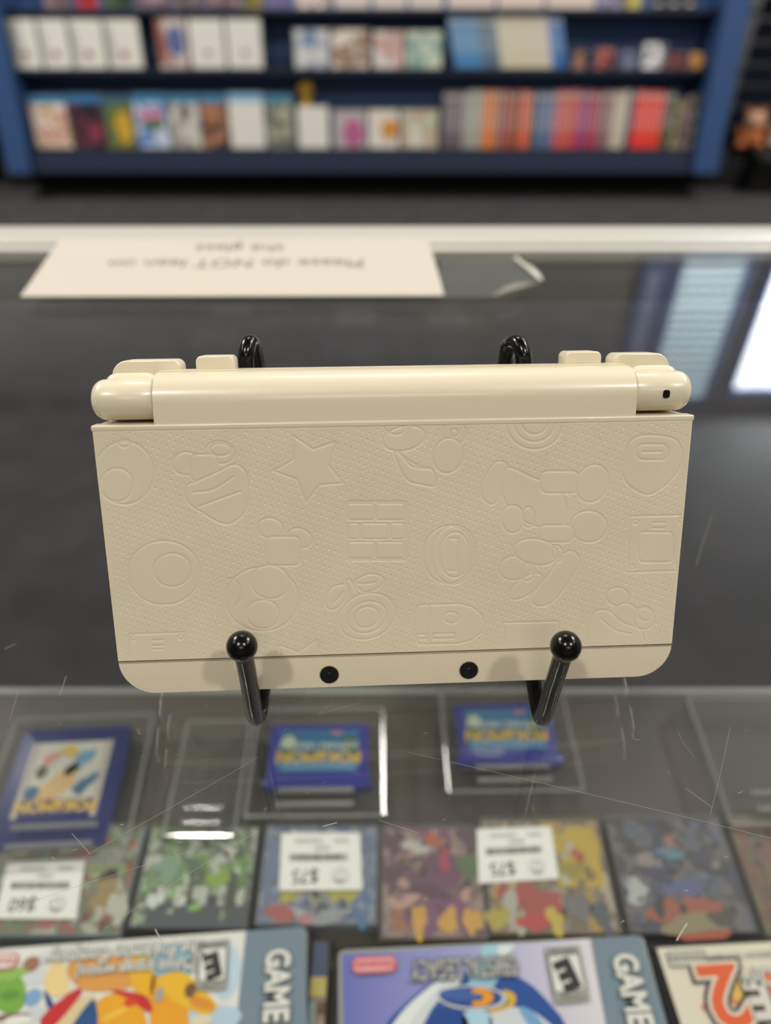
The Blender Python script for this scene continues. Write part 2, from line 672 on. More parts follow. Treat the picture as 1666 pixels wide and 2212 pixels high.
S(sm([(1352, 1003), (1345, 1020), (1355, 1045), (1380, 1063), (1400, 1069), (1420, 1062), (1448, 1040), (1470, 1010), (1474, 985), (1460, 950), (1400, 940), (1362, 955)])); S(rr_px(1376, 960, 1444, 994, 14), True, False); S([(1390, 977), (1430, 976)], False)
S(sm([(1070, 1000), (1098, 1008), (1085, 1060), (1066, 1090), (1044, 1078), (1042, 1050)])); S(sm([(1095, 1012), (1150, 1032), (1200, 1052), (1222, 1085), (1220, 1130), (1180, 1142), (1120, 1120), (1088, 1075)]))
S(rr_px(1168, 1018, 1252, 1066, 16)); S(ell(1280, 1045, 34, 42, 25)); S(ell(1272, 1138, 40, 34)); S(rr_px(1165, 1135, 1240, 1172, 14)); S(ell(1108, 1122, 24, 30)); S(ell(1142, 1118, 14, 22), True, False)
S(ell(1112, 1228, 34, 26, -8)); S(ell(1158, 1193, 48, 28, 10)); S(sm([(1235, 1190), (1252, 1212), (1232, 1255), (1195, 1300), (1162, 1310), (1148, 1290), (1180, 1250), (1212, 1205)])); S(ell(1136, 1268, 42, 18, -35)); S(ell(1142, 1236, 13, 20, 10), True, False); S(ell(1205, 1196, 12, 18, -20), True, False)
S([(1362, 1116), (1482, 1113), (1476, 1233), (1356, 1237)]); S(rr_px(1380, 1150, 1455, 1215, 10), True, False)
for (x, y) in ((1374, 1128), (1470, 1125), (1366, 1226), (1464, 1222)):
    S(ell(x, y, 5, 5, n=12), True, False)
S([(1412, 1130), (1438, 1129)], False); S([(1410, 1142), (1436, 1141)], False)
S(ell(354, 1238, 78, 69)); S(ell(372, 1232, 40, 36), True, False)
S(ell(584, 1142, 28, 22, 12)); S(ell(648, 1163, 27, 20, 25)); S(rr_px(574, 1160, 648, 1222, 12))
S(ell(566, 1295, 79, 69)); S(ell(583, 1258, 42, 36, 10)); S(ell(568, 1328, 36, 31), True, False); S(ell(500, 1280, 20, 30, -10, -80, 80, 16), False)
for (y0, y1, cuts) in ((1088, 1124, (750, 811, 877)), (1131, 1165, (751, 779, 842, 877)), (1171, 1207, (751, 811, 876))):
    for k in range(len(cuts) - 1):
        S(rr_px(cuts[k] + 2, y0, cuts[k + 1] - 3, y1, 5))
S(rr_px(747, 1084, 880, 1211, 7), True, False)
S(ell(969, 1199, 54, 63, 6)); S(ell(981, 1199, 47, 64, 4), True, False); S(ell(983, 1199, 33, 49, 3), True, False); S([(970, 1164), (990, 1164), (988, 1234), (968, 1234)], True, False)
S(ell(793, 1332, 63, 48, -20)); S(ell(793, 1334, 43, 33, -20), True, False); S(ell(792, 1334, 27, 22, -20), True, False)
S(sm([(766, 1258), (790, 1243), (815, 1242), (830, 1254), (815, 1272), (790, 1280), (775, 1272)])); S(sm([(704, 1310), (706, 1285), (722, 1268), (745, 1264), (750, 1280), (738, 1306), (718, 1318)])); S([(746, 1256), (756, 1252), (774, 1286), (760, 1294)]); S(sm([(768, 1260), (790, 1262), (812, 1258)], False), False); S(sm([(720, 1304), (732, 1292), (742, 1278)], False), False)
S([(905, 1308), (990, 1305), (1020, 1312), (1040, 1328), (1048, 1348), (1040, 1368), (1018, 1384), (990, 1391), (905, 1393), (897, 1375), (896, 1330)]); S([(928, 1308), (926, 1392)], False); S([(936, 1370), (983, 1369), (983, 1380), (936, 1381)], True, False); S([(902, 1371), (920, 1371), (920, 1381), (902, 1381)], True, False); S(ell(975, 1335, 16, 12), True, False)
S([(277, 1371), (398, 1367), (405, 1428), (282, 1432)])
for (x, y) in ((288, 1380), (390, 1377), (1097, 1355), (1196, 1352)):
    S(ell(x, y, 5, 5, n=12), True, False)
S([(330, 1384), (352, 1383)], False); S([(330, 1396), (352, 1395)], False); S([(330, 1404), (352, 1403)], False)
S([(603, 1394), (645, 1410), (686, 1382), (690, 1416), (606, 1419)])
S([(1088, 1346), (1205, 1343), (1213, 1398), (1090, 1402)])
S(ell(1335, 1290, 24, 20)); S(ell(1352, 1332, 27, 28)); S(ell(1392, 1336, 22, 25)); S(ell(1394, 1328, 14, 14), True, False); S(sm([(1272, 1370), (1285, 1325), (1315, 1320), (1345, 1345), (1385, 1362), (1380, 1394), (1275, 1400)])); S(sm([(1297, 1336), (1330, 1362), (1366, 1370)], False), False)


def inside(p, poly):
    x, z = p
    c = False
    n = len(poly)
    j = n - 1
    for i in range(n):
        xi, zi = poly[i]
        xj, zj = poly[j]
        if (zi > z) != (zj > z) and x < (xj - xi) * (z - zi) / (zj - zi) + xi:
            c = not c
        j = i
    return c


def inplate(p):
    return PX0 < p[0] < PX1 and PZ0 < p[1] < PZ1


# the cover's surface: a fine height field with pressed-in lines and dimples
DX = 0.000125
GX0, GX1, GZ0, GZ1 = -hw + .0008, hw - .0008, SZ + .0003, LZ - .0013
NX, NZ = int((GX1 - GX0) / DX) + 1, int((GZ1 - GZ0) / DX) + 1
gx = GX0 + (GX1 - GX0) * np.arange(NX) / (NX - 1)
gz = GZ0 + (GZ1 - GZ0) * np.arange(NZ) / (NZ - 1)
dist = np.full((NZ, NX), 1.0)
ddot = np.full((NZ, NX), 1.0)


def stamp(fld, x, z, R_):
    i, j = int((x - GX0) / DX), int((z - GZ0) / DX)
    k = int(R_ / DX) + 2
    i0, i1, j0, j1 = max(i - k, 0), min(i + k + 1, NX), max(j - k, 0), min(j + k + 1, NZ)
    if i0 >= i1 or j0 >= j1:
        return
    d = np.hypot(gx[None, i0:i1] - x, gz[j0:j1, None] - z)
    np.minimum(fld[j0:j1, i0:i1], d, out=fld[j0:j1, i0:i1])


def bbox(pts):
    xs = [p[0] for p in pts]
    zs = [p[1] for p in pts]
    return (min(xs), max(xs), min(zs), max(zs))


boxes = [bbox(p[0]) for p in shapes]
for si, (pts, closed, fill) in enumerate(shapes):
    n = len(pts)
    front_ = [(boxes[k], shapes[k][0]) for k in range(si + 1, len(shapes)) if shapes[k][2]]
    for i in range(n if closed else n - 1):
        a, b_ = Vector(pts[i]), Vector(pts[(i + 1) % n])
        k = max(1, int((b_ - a).length / 0.00012))
        for q in range(k):
            p = a.lerp(b_, q / k)
            if inplate(p) and not any(bb[0] < p.x < bb[1] and bb[2] < p.y < bb[3] and inside((p.x, p.y), poly) for bb, poly in front_):
                stamp(dist, p.x, p.y, .0006)
fills = []
for pts, closed, fill in shapes:
    if fill:
        xs = [p[0] for p in pts]
        zs = [p[1] for p in pts]
        fills.append((min(xs) - .0005, max(xs) + .0005, min(zs) - .0005, max(zs) + .0005, pts))
STEP = 0.00150
ca, sa = math.cos(math.radians(-20)), math.sin(math.radians(-20))
for i in range(-80, 81):
    for j in range(-80, 81):
        x = (i * ca - j * sa) * STEP
        zz = (i * sa + j * ca) * STEP + 0.036
        if not (PX0 + .0006 < x < PX1 - .0006 and PZ0 + .0004 < zz < PZ1 - .0004):
            continue
        skip = False
        for (x0, x1, z0, z1, pts) in fills:
            if x0 < x < x1 and z0 < zz < z1:
                if inside((x, zz), pts) or any((x - q[0]) ** 2 + (zz - q[1]) ** 2 < 0.0006 ** 2 for q in pts):
                    skip = True
                    break
        if skip:
            continue
        stamp(ddot, x, zz, .0005)
t = np.clip((dist - .00019) / .00016, 0, 1)
hgt = -.00010 * (1 - t * t * (3 - 2 * t))
t = np.clip(ddot / .00034, 0, 1)
hgt = np.minimum(hgt, -.00011 * (1 - t * t) ** 1.5)
VX = np.empty((NZ, NX, 3), dtype=np.float32)
VX[:, :, 0] = gx[None, :]
VX[:, :, 1] = .0001 - hgt
VX[:, :, 2] = gz[:, None]
idx = np.arange(NX * NZ, dtype=np.int32).reshape(NZ, NX)
quads = np.stack([idx[:-1, :-1], idx[:-1, 1:], idx[1:, 1:], idx[1:, :-1]], axis=-1).reshape(-1, 4)
# skirt: a ring round the field that drops to the lid
ring = np.concatenate([idx[0, :], idx[1:, -1], idx[-1, -2::-1], idx[-2:0:-1, 0]])
rv = VX.reshape(-1, 3)[ring].copy()
cx_, cz_ = (GX0 + GX1) / 2, (GZ0 + GZ1) / 2
rv[:, 0] += np.sign(rv[:, 0] - cx_) * np.where(np.abs(np.abs(rv[:, 0] - cx_) - (GX1 - GX0) / 2) < 1e-6, .00035, 0)
rv[:, 2] += np.sign(rv[:, 2] - cz_) * np.where(np.abs(np.abs(rv[:, 2] - cz_) - (GZ1 - GZ0) / 2) < 1e-6, .00015, 0)
rv[:, 1] = .0004
rv2 = rv.copy()
rv2[:, 1] = .0020
nb = NX * NZ
m_ = len(ring)
r1 = nb + np.arange(m_, dtype=np.int32)
r2 = r1 + m_
sk = np.concatenate([np.stack([ring, r1, np.roll(r1, -1), np.roll(ring, -1)], -1), np.stack([r1, r2, np.roll(r2, -1), np.roll(r1, -1)], -1)])
VA = np.concatenate([VX.reshape(-1, 3), rv, rv2]).astype(np.float32)
FA = np.concatenate([quads, sk]).astype(np.int32)
me = bpy.data.meshes.new('cover_plate')
me.vertices.add(len(VA))
me.vertices.foreach_set('co', VA.ravel())
me.loops.add(FA.size)
me.loops.foreach_set('vertex_index', FA.ravel())
me.polygons.add(len(FA))
me.polygons.foreach_set('loop_start', np.arange(0, FA.size, 4, dtype=np.int32))
me.polygons.foreach_set('use_smooth', np.ones(len(FA), dtype=bool))
me.materials.append(MATTE)
me.update(calc_edges=True)
me.validate()
po = bpy.data.objects.new('cover_plate', me)
C.objects.link(po)
po.parent = con
po['label'] = 'matte cover plate embossed with dots and ornaments'

# ---- hinge
b = MB()
hx0, hx1 = dpx(329, 880)[0], dpx(1377, 870)[0]
prof = [(.0004, LZ - .0004), (.0004, LZ + .0048)]
for i in range(1, 9):
    a = math.radians(90 * i / 8)
    prof.append((.0070 - .0066 * math.cos(a), LZ + .0048 + .0066 * math.sin(a)))
prof += [(.0088, LZ + .0114), (.0088, LZ + .0117), (.0128, LZ + .0117), (.0128, LZ + .0112), (.0136, LZ + .0112), (.0138, LZ + .0116), (.0172, LZ + .0116), (.0185, LZ + .0105), (.0185, LZ + .006), (.009, LZ + .0001)]
b.prism([(hx0, y, z) for y, z in prof], (0, 0, 0), (hx1 - hx0, 0, 0), CREAM)
hc = b.build('hinge_cover', con, smooth=True, angle=35)
bm = bmesh.new()
bm.from_mesh(hc.data)
bmesh.ops.recalc_face_normals(bm, faces=bm.faces)
bm.to_mesh(hc.data)
bm.free()
BR, BY, BZ = .00475, .0056, LZ + .0054
for (xa, xb, s) in ((-hw - .0001, hx0 - .00025, -1), (hx1 + .00025, hw - .0001, 1)):
    b = MB()
    n = 10
    pts, rad = [], []
    er = .0030
    for i in range(n + 1):
        a = math.radians(90 * i / n)
        pts.append(er * (1 - math.cos(a)))
        rad.append(BR - er + er * math.sin(a))
    if s < 0:
        P = [(xa + d, BY, BZ) for d in pts] + [(xb - .0002, BY, BZ), (xb, BY, BZ)]
        rr = rad + [BR, BR - .0002]
    else:
        P = [(xa, BY, BZ), (xa + .0002, BY, BZ)] + [(xb - d, BY, BZ) for d in pts[::-1]]
        rr = [BR - .0002, BR] + rad[::-1]
    b.tube(P, rr, CREAM, 40)
    b.build('hinge_barrel', con, smooth=True, angle=50)
    # the body's shoulder behind the barrel
    slab('hinge_shoulder', rrect(min(xa, xb) + .0012, LZ - .001, max(xa, xb) - .0005, LZ + .0112, .003, 6), .0085, .0185, CREAM, .0022)
# microphone opening
x, zz = dpx(1440, 851, BY - BR)
b = MB()
b.prism(P3(rrect(x - .00085, zz - .00095, x + .00085, zz + .00095, .0006, 5), BY - BR), (0, -.00006, 0), (0, .0012, 0), GB)
b.build('microphone_hole', con)['label'] = 'small dark square opening'
# shoulder buttons
for (xa, xb, zt, rl, rr_) in ((-.0685, -.0520, .0826, .0040, .0018), (-.0482, -.0390, .0834, .0014, .0014), (.0425, .0515, .0832, .0014, .0014), (.0548, .0690, .0826, .0018, .0040)):
    slab('shoulder_button', rrect(xa, LZ + .008, xb, zt, (.0004, .0004, rr_, rl), 8), .0120, .0190, CREAM, .0009)
# outward cameras
for (px, py) in ((711.5, 1457.5), (1013, 1448)):
    x, zz = dpx(px, py)
    b = MB()
    b.prism([(x + .00255 * math.cos(a * math.pi / 20), .0001, zz + .00255 * math.sin(a * math.pi / 20)) for a in range(40)], (0, -.00012, 0), (0, .0006, 0), mat('cream_ring', (170, 158, 128), 0.4))
    rg = b.build('camera_ring', con)
    b = MB()
    b.prism([(x + .00235 * math.cos(a * math.pi / 20), 0, zz + .00235 * math.sin(a * math.pi / 20)) for a in range(40)], (0, -.00008, 0), (0, .0003, 0), mat('lens_black', (12, 12, 14), 0.3))
    b.ball((x, -.00005, zz), .0007, GB, 14, 8, (1, .25, 1))
    b.build('camera_lens', con, smooth=True)['label'] = 'round black camera lens'

# ------------------------------------------------------------------ wire stand
WIRE = mat('black_lacquered_wire', (6, 6, 7), 0.2, coat=0.15, spec=0.35)
stand = empty('wire_display_stand', (0.004, 0.14, 1.0), 'black wire display stand with ball tips holding the cream console', 'display stand')
so = Vector((0.004, 0.14, 1.0))
feet = []
for (bx, basex, topx, sx) in ((-.0328, -.0340, -.0372, .0012), (.0412, .0414, .0372, -.0036)):
    path = [(bx, .1052, 1.0395), (bx * .5 + basex * .5, .1068, 1.024), (basex, .1080, 1.0085), (basex, .1094, 1.0042), (basex, .1130, 1.0023), (basex, .120, 1.0022), (basex, .129, 1.0022), (basex, .1362, 1.0030), (basex, .1392, 1.0075), (basex * .9 + topx * .1, .1440, 1.018), (basex * .5 + topx * .5, .1590, 1.047), (topx, .1722, 1.0705), (topx + sx * .15, .1745, 1.0752), (topx + sx * .5, .1775, 1.0768), (topx + sx * .85, .1800, 1.0750), (topx + sx, .1815, 1.0705), (topx + sx, .1850, 1.040), (topx + sx, .1885, 1.012), (topx + sx, .1905, 1.0022)]
    b = MB()
    b.tube(catmull(path, False, 6), .0022, WIRE, 18)
    b.build('side_wire', stand, smooth=True, org=so)
    feet.append(Vector((topx + sx, .1905, 1.0022)))
    b = MB()
    b.ball((bx, .1052, 1.0400), .0036, WIRE, 32, 20)
    b.tube([(bx, .1053, 1.0362), (bx, .1054, 1.0370)], .0023, mat('worn_bronze', (120, 90, 55), 0.35, 0.6), 18)
    b.build('ball_tip', stand, smooth=True, org=so)
b = MB()
b.tube([feet[0], feet[1]], .0020, WIRE, 16)
b.build('cross_wire', stand, smooth=True, org=so)

# ------------------------------------------------------------------ things under the glass
DN = Vector((0, -1, 0))      # towards the camera = up for the customers' side print
LF = Vector((-1, 0, 0))
CASE = clear('clear_case', (0.97, 0.97, 0.96), 0.05, 4, 0.03, 0.03)
CASE_EDGE = clear('clear_case_edge', (0.92, 0.92, 0.9), 0.10, 3, 0.08, 0.22)


def quad_axes(fl, fr):
    x = (fr - fl).normalized()
    y = Vector((0, 0, 1)).cross(x)      # away from camera
    return x, y


def clear_box(name, ctr, x, y, wx, wy, z0, z1, label, cat, group=None):
    """clear case: hollow thin-walled box with slightly milky rims"""
    r = empty(name, (ctr.x, ctr.y, z0), label, cat, group)
    o = Vector((ctr.x, ctr.y, z0))
    c0 = Vector((ctr.x, ctr.y, 0))
    b = MB()
    pts = [c0 + x * (sx * wx / 2) + y * (sy * wy / 2) for sx, sy in ((-1, -1), (1, -1), (1, 1), (-1, 1))]
    b.prism(pts, (0, 0, z0), (0, 0, z1), CASE)
    b.build('case_body', r, org=o)
    b = MB()
    for i in range(4):
        p, q = pts[i], pts[(i + 1) % 4]
        b.tube([p + Vector((0, 0, z1)), q + Vector((0, 0, z1))], .0009, CASE_EDGE, 8)
        b.tube([p + Vector((0, 0, z0 + .001)), p + Vector((0, 0, z1))], .0009, CASE_EDGE, 8)
    b.build('case_rim', r, org=o, smooth=True)
    b = MB()
    for k in (0.10, 0.22):
        a = c0 + x * (-wx * .28) + y * (-wy / 2 + wy * k)
        e = c0 + x * (wx * .28) + y * (-wy / 2 + wy * k)
        b.tube([a + Vector((0, 0, z1)), e + Vector((0, 0, z1))], .0016, CASE_EDGE, 10)
    b.build('case_latch', r, org=o, smooth=True)
    return r


SLEEVE = clear('hazed_sleeve', (0.95, 0.95, 0.94), 0.06, 4, 0.08, 0.13, (0.62, 0.62, 0.6))  # diffuse haze mixed in to stand for contrast-lowering reflections
LABELM = mat('label_paper', (225, 222, 205), 0.4)
TXTY = mat('yellow_print', (226, 186, 60), 0.4)
TXTB = mat('dark_print', (40, 42, 44), 0.5)
TXTG = mat('grey_print', (150, 150, 146), 0.5)


BR_ = random.Random(11)


def blob(b, c, x, y, rx, ry, m, lift, rot=0, n=20, wob=0.0):
    q = math.radians(rot)
    pts = []
    w1, w2, w3 = BR_.uniform(0, 6.28), BR_.uniform(0, 6.28), BR_.uniform(0, 6.28)
    for i in range(n):
        a = 2 * math.pi * i / n
        k = 1 + wob * (.5 * math.sin(2 * a + w1) + .35 * math.sin(3 * a + w2) + .25 * math.sin(5 * a + w3))
        u, v = rx * k * math.cos(a), ry * k * math.sin(a)
        pts.append(c + x * (u * math.cos(q) - v * math.sin(q)) + y * (u * math.sin(q) + v * math.cos(q)) + Vector((0, 0, lift)))
    b.flat(pts, m)


def rect(b, c, x, y, hx, hy, m, lift):
    b.flat([c + x * (sx * hx) + y * (sy * hy) + Vector((0, 0, lift)) for sx, sy in ((-1, -1), (1, -1), (1, 1), (-1, 1))], m)


ZC = 0.798      # top of the cartridges
CART_BLUE = mat('translucent_blue_plastic', (40, 48, 150), 0.3, coat=0.3)
CART_DARK = mat('deep_blue_plastic', (34, 48, 112), 0.35)


def wide_cartridge(fl, fr, length, label, sub):
    x, y = quad_axes(fl, fr)
    wd = (fr - fl).length
    ctr = (fl + fr) / 2 - y * (length / 2)
    o = Vector((ctr.x, ctr.y, SH))
    r = empty('game_cartridge', o, label, 'game cartridge')
    hx, hy = wd / 2, length / 2
    c0 = Vector((ctr.x, ctr.y, 0))
    out = [(-hx, hy), (-hx, -hy * .70), (-hx - .002, -hy * .76), (-hx - .002, -hy * .93), (-hx + .002, -hy), (hx - .002, -hy), (hx + .002, -hy * .93), (hx + .002, -hy * .76), (hx, -hy * .70), (hx, hy)]
    pts = [c0 + x * u + y * v for u, v in out]
    b = MB()
    b.prism(pts[::-1], (0, 0, ZC - .0075), (0, 0, ZC), CART_BLUE)
    b.build('shell', r, org=o, bevel=.0006)
    b = MB()
    rect(b, c0, x, y, hx * .9, .002, CART_DARK, ZC - .0075)
    b.box((ctr.x - hx * .8, ctr.y - hy * .7, SH), (ctr.x + hx * .8, ctr.y + hy * .8, ZC - .0076), mat('clear_support', (120, 120, 118), 0.4))
    b.build('cradle', r, org=o)
    b = MB()
    lc = c0 + y * (hy * .14)
    rect(b, lc, x, y, hx * .80, hy * .66, mat('label_teal_blue', (30, 112, 158), 0.35), ZC + .0002)
    rect(b, lc - y * (hy * .5), x, y, hx * .74, hy * .13, mat('label_sky', (92, 150, 190), 0.35), ZC + .0003)
    for sx, cc in ((-1, (190, 200, 170)), (1, (70, 100, 80))):
        blob(b, lc + x * (sx * hx * .62) + y * (hy * .28), x, y, hx * .14, hx * .14, mat('label_disc_%d' % sx, cc, 0.4), ZC + .0004)
        rect(b, lc + x * (sx * hx * .66) - y * (hy * .12), x, y, hx * .12, hy * .22, mat('label_green', (44, 96, 92), 0.4), ZC + .00035)
    rect(b, lc + x * (hx * .34) + y * (hy * .56), x, y, hx * .10, hy * .06, mat('label_pink', (196, 122, 128), 0.4), ZC + .0004)
    b.text('POKéMON', lc - y * (hy * .20), -x, -y, .0100, TXTY, bold=.03, lift=ZC + .0005, sx=.98)
    b.text(sub, lc + y * (hy * .16), -x, -y, .0052, mat('white_print', (205, 215, 205), 0.4), bold=.02, lift=ZC + .0005)
    b.build('label', r, org=o)
    return r, ctr, x, y


c1 = wide_cartridge(g(588, 1566, ZC), g(797, 1564, ZC), .0385, 'translucent blue cartridge with yellow title in the clear case behind the second price tag', 'SAPPHIRE VERSION')
c2 = wide_cartridge(g(981, 1522, ZC), g(1186, 1519, ZC), .0390, 'translucent blue cartridge in the clear case nearest the stand\'s right prong', 'SAPPHIRE VERSION')
for (_, ctr, x, y), lab in ((c1, 'clear plastic case around the middle blue cartridge'), (c2, 'clear plastic case around the blue cartridge under the right prong')):
    clear_box('cartridge_case', ctr - y * .005, x, y, .072, .064, SH, ZC + .004, lab, 'cartridge case')

# tall blue cartridge at the left
fl, fr = g(55, 1573, ZC), g(285, 1569, ZC)
x = (fr - fl).normalized()
x = (x + Vector((0, .03, 0))).normalized()
y = Vector((0, 0, 1)).cross(x)
wd, ln = (fr - fl).length, .0700
ctr = (fl + fr) / 2 - y * (ln / 2)
c0 = Vector((ctr.x, ctr.y, 0))
o = Vector((ctr.x, ctr.y, SH))
r = empty('game_cartridge', o, 'tall dark blue cartridge with cream side stripes on its picture label', 'game cartridge')
b = MB()
b.prism([c0 + x * u + y * v for u, v in rrect(-wd / 2, -ln / 2, wd / 2, ln / 2, .002, 4)], (0, 0, ZC - .008), (0, 0, ZC), CART_DARK)
b.build('shell', r, org=o, bevel=.0006)
b = MB()
b.box((ctr.x - .02, ctr.y - .025, SH), (ctr.x + .02, ctr.y + .025, ZC - .0082), MATS['clear_support'])
b.build('cradle', r, org=o)
b = MB()
lc = c0 + y * .0035
for s in (-1, 1):
    rect(b, lc + x * (s * .0205), x, y, .0017, .0222, mat('stripe_cream', (188, 180, 172), 0.4), ZC + .0003)
rect(b, lc + y * .004, x, y, .0185, .0180, mat('label_pale', (205, 205, 190), 0.4), ZC + .0002)
blob(b, lc - y * .004 - x * .003, x, y, .012, .007, mat('label_peach', (216, 180, 120), 0.4), ZC + .0004, 30, 24, .5)
blob(b, lc + y * .012 - x * .010, x, y, .004, .004, mat('label_rose', (206, 140, 130), 0.4), ZC + .0004, 0, 20, .5)
blob(b, lc + y * .016 - x * .001, x, y, .006, .003, mat('label_yellow', (210, 180, 70), 0.4), ZC + .0004, 0, 20, .5)
blob(b, lc + y * .010 + x * .007, x, y, .009, .004, mat('label_blue', (96, 150, 190), 0.4), ZC + .0004, 35, 24, .5)
blob(b, lc - y * .004 + x * .012, x, y, .006, .004, mat('label_deep_teal', (20, 96, 140), 0.4), ZC + .0005, 40, 24, .5)
blob(b, lc - y * .008 - x * .015, x, y, .004, .004, MATS['label_deep_teal'], ZC + .0005)
blob(b, lc + y * .004 - x * .013, x, y, .003, .004, mat('label_olive', (70, 70, 52), 0.4), ZC + .0005)
rect(b, lc - y * .0165, x, y, .0185, .0045, CART_DARK, ZC + .0006)
b.text('POKéMON', lc - y * .0155, -x, -y, .0088, TXTY, bold=.04, lift=ZC + .0007)
b.build('label', r, org=o)
clear_box('cartridge_case', ctr - y * .002 + x * .004, x, y, .078, .082, SH, ZC + .004, 'clear plastic case around the tall dark blue cartridge', 'cartridge case')

# an empty clear case between the cartridges
cc = (g(455, 1680, ZC))
clear_box('cartridge_case', Vector((cc.x, cc.y, 0)), Vector((1, 0, 0)), Vector((0, 1, 0)), .036, .066, SH, ZC + .003, 'empty clear plastic case between the tall cartridge and the middle one', 'cartridge case')
cc = (g(1620, 1640, ZC))
clear_box('cartridge_case', Vector((cc.x + .012, cc.y, 0)), Vector((1, 0, 0)), Vector((0, 1, 0)), .072, .076, SH, ZC + .003, 'empty clear plastic case far right under the glass', 'cartridge case')

# small boxed games in a row, art shown as plain colour shapes
ZB = 0.797
BX = [(-85, 285, 'pale blue boxed game under the sixty dollar tag', [(150, 170, 180), (190, 190, 170), (90, 130, 90), (170, 80, 70)]),
      (303, 545, 'green boxed game with pale trees beside the tall cartridge\'s tag', [(60, 74, 84), (110, 150, 70), (170, 190, 160), (70, 90, 60), (200, 205, 195)]),
      (563, 815, 'blue and lilac boxed game with a yellow band under the middle tag', [(130, 140, 165), (150, 160, 180), (96, 112, 150), (160, 170, 175)]),
      (825, 1042, 'purple boxed game with orange flame shapes', [(150, 120, 110), (120, 70, 110), (170, 150, 140), (90, 60, 80)]),
      (1052, 1318, 'yellow and red boxed game under the right price tag', [(170, 150, 110), (190, 160, 40), (150, 140, 130), (110, 100, 60), (190, 180, 160)]),
      (1336, 1598, 'dark navy boxed game with a red arch at its near end', [(52, 52, 62), (60, 66, 100), (40, 42, 50), (120, 110, 110), (90, 100, 120)]),
      (1614, 1850, 'dark boxed game with rusty picture at the right border', [(60, 56, 56), (90, 80, 70), (130, 80, 60), (110, 110, 60)])]
YN = [.1250, .1285, .1298, .1240, .1262, .1262, .1240]
YF = [.1775, .1765, .1775, .1760, .1800, .1815, .1835]
for k, (a, e, lab, pal) in enumerate(BX):
    p0, p1 = g(a, 1900, ZB), g(e, 1900, ZB)
    yn, yf = YN[k], YF[k]
    o = Vector(((p0.x + p1.x) / 2, (yn + yf) / 2, SH))
    r = empty('boxed_game', o, lab, 'boxed game')
    b = MB()
    b.box((p0.x, yn, SH), (p1.x, yf, ZB - .0006), mat('box_card_%d' % k, pal[0], 0.5))
    b.build('box', r, org=o, bevel=.0008)
    b = MB()
    b.flat([(p0.x + .0006, yn + .0006, ZB), (p1.x - .0006, yn + .0006, ZB), (p1.x - .0006, yf - .0006, ZB), (p0.x + .0006, yf - .0006, ZB)], art('cover_art_%d' % k, pal, 85, detail=3))
    X, Y = Vector((1, 0, 0)), Vector((0, 1, 0))

    def bl(px, py, rx, ry, c, lay=1, rot=0):
        p = g(px, py, ZB)
        blob(b, Vector((p.x, p.y, 0)), X, Y, rx * .37 / 1600, ry * .40 / 1600, col(c), ZB + .00012 * lay, rot, 24, .45)

    def rc(px, py, rx, ry, c, lay=1):
        p = g(px, py, ZB)
        rect(b, Vector((p.x, p.y, 0)), X, Y, rx * .37 / 1600, ry * .40 / 1600, col(c), ZB + .0001 * lay)
    if k == 0:
        bl(230, 1930, 35, 35, (165, 140, 75)); bl(50, 1988, 25, 12, (90, 130, 70)); bl(100, 1990, 26, 12, (170, 90, 80), 2); bl(225, 1880, 40, 20, (165, 180, 130))
        bl(255, 1960, 20, 30, (200, 205, 190), 2)
    if k == 1:
        rc(425, 1975, 105, 24, (58, 70, 84)); rc(425, 1890, 105, 22, (110, 150, 84)); bl(470, 1895, 35, 18, (140, 180, 50), 2); bl(360, 1880, 34, 20, (130, 170, 140), 2); bl(420, 1875, 18, 16, (70, 110, 70), 3)
        for q in (345, 385, 440, 480, 520):
            rc(q, 1935, 7, 18, (205, 210, 200), 3)
        bl(335, 1945, 16, 16, (225, 235, 225), 4); rc(412, 1920, 5, 30, (60, 56, 48), 4); rc(500, 1930, 7, 40, (66, 66, 60), 4)
    if k == 2:
        rc(690, 1936, 82, 12, (188, 180, 60), 1); bl(610, 1972, 28, 20, (180, 90, 84), 2); bl(780, 1965, 24, 26, (70, 120, 165), 2); rc(592, 1880, 18, 60, (110, 128, 160), 2); bl(700, 1980, 50, 12, (160, 165, 170), 3); bl(660, 1986, 18, 8, (200, 130, 145), 4)
    if k == 3:
        bl(940, 1905, 70, 50, (112, 62, 100)); bl(950, 1970, 60, 40, (128, 70, 118), 2); bl(870, 1945, 30, 14, (205, 160, 150), 3); rc(868, 1985, 20, 22, (165, 110, 70), 2)
        for q in (905, 970, 1020):
            bl(q, 1990, 17, 26, (222, 170, 60), 5, 8)
        bl(925, 1925, 40, 12, (86, 44, 80), 4); bl(900, 1830, 26, 16, (200, 195, 190), 3); bl(935, 1815, 18, 14, (190, 90, 60), 4); bl(1010, 1870, 30, 20, (90, 112, 70), 4); bl(960, 1860, 14, 20, (176, 50, 96), 5)
    if k == 4:
        rc(1245, 1850, 50, 60, (205, 175, 40), 1); bl(1150, 1950, 60, 40, (180, 70, 62), 2); bl(1160, 1992, 34, 16, (200, 50, 56), 4); bl(1110, 1970, 22, 36, (190, 188, 178), 3); bl(1230, 1880, 40, 14, (160, 150, 40), 2); bl(1250, 1850, 14, 12, (180, 84, 50), 3)
        bl(1250, 1960, 24, 30, (120, 116, 120), 4); bl(1300, 1980, 20, 26, (80, 86, 100), 4); bl(1200, 1990, 16, 24, (210, 190, 60), 5); bl(1075, 1985, 22, 22, (190, 175, 60), 4)
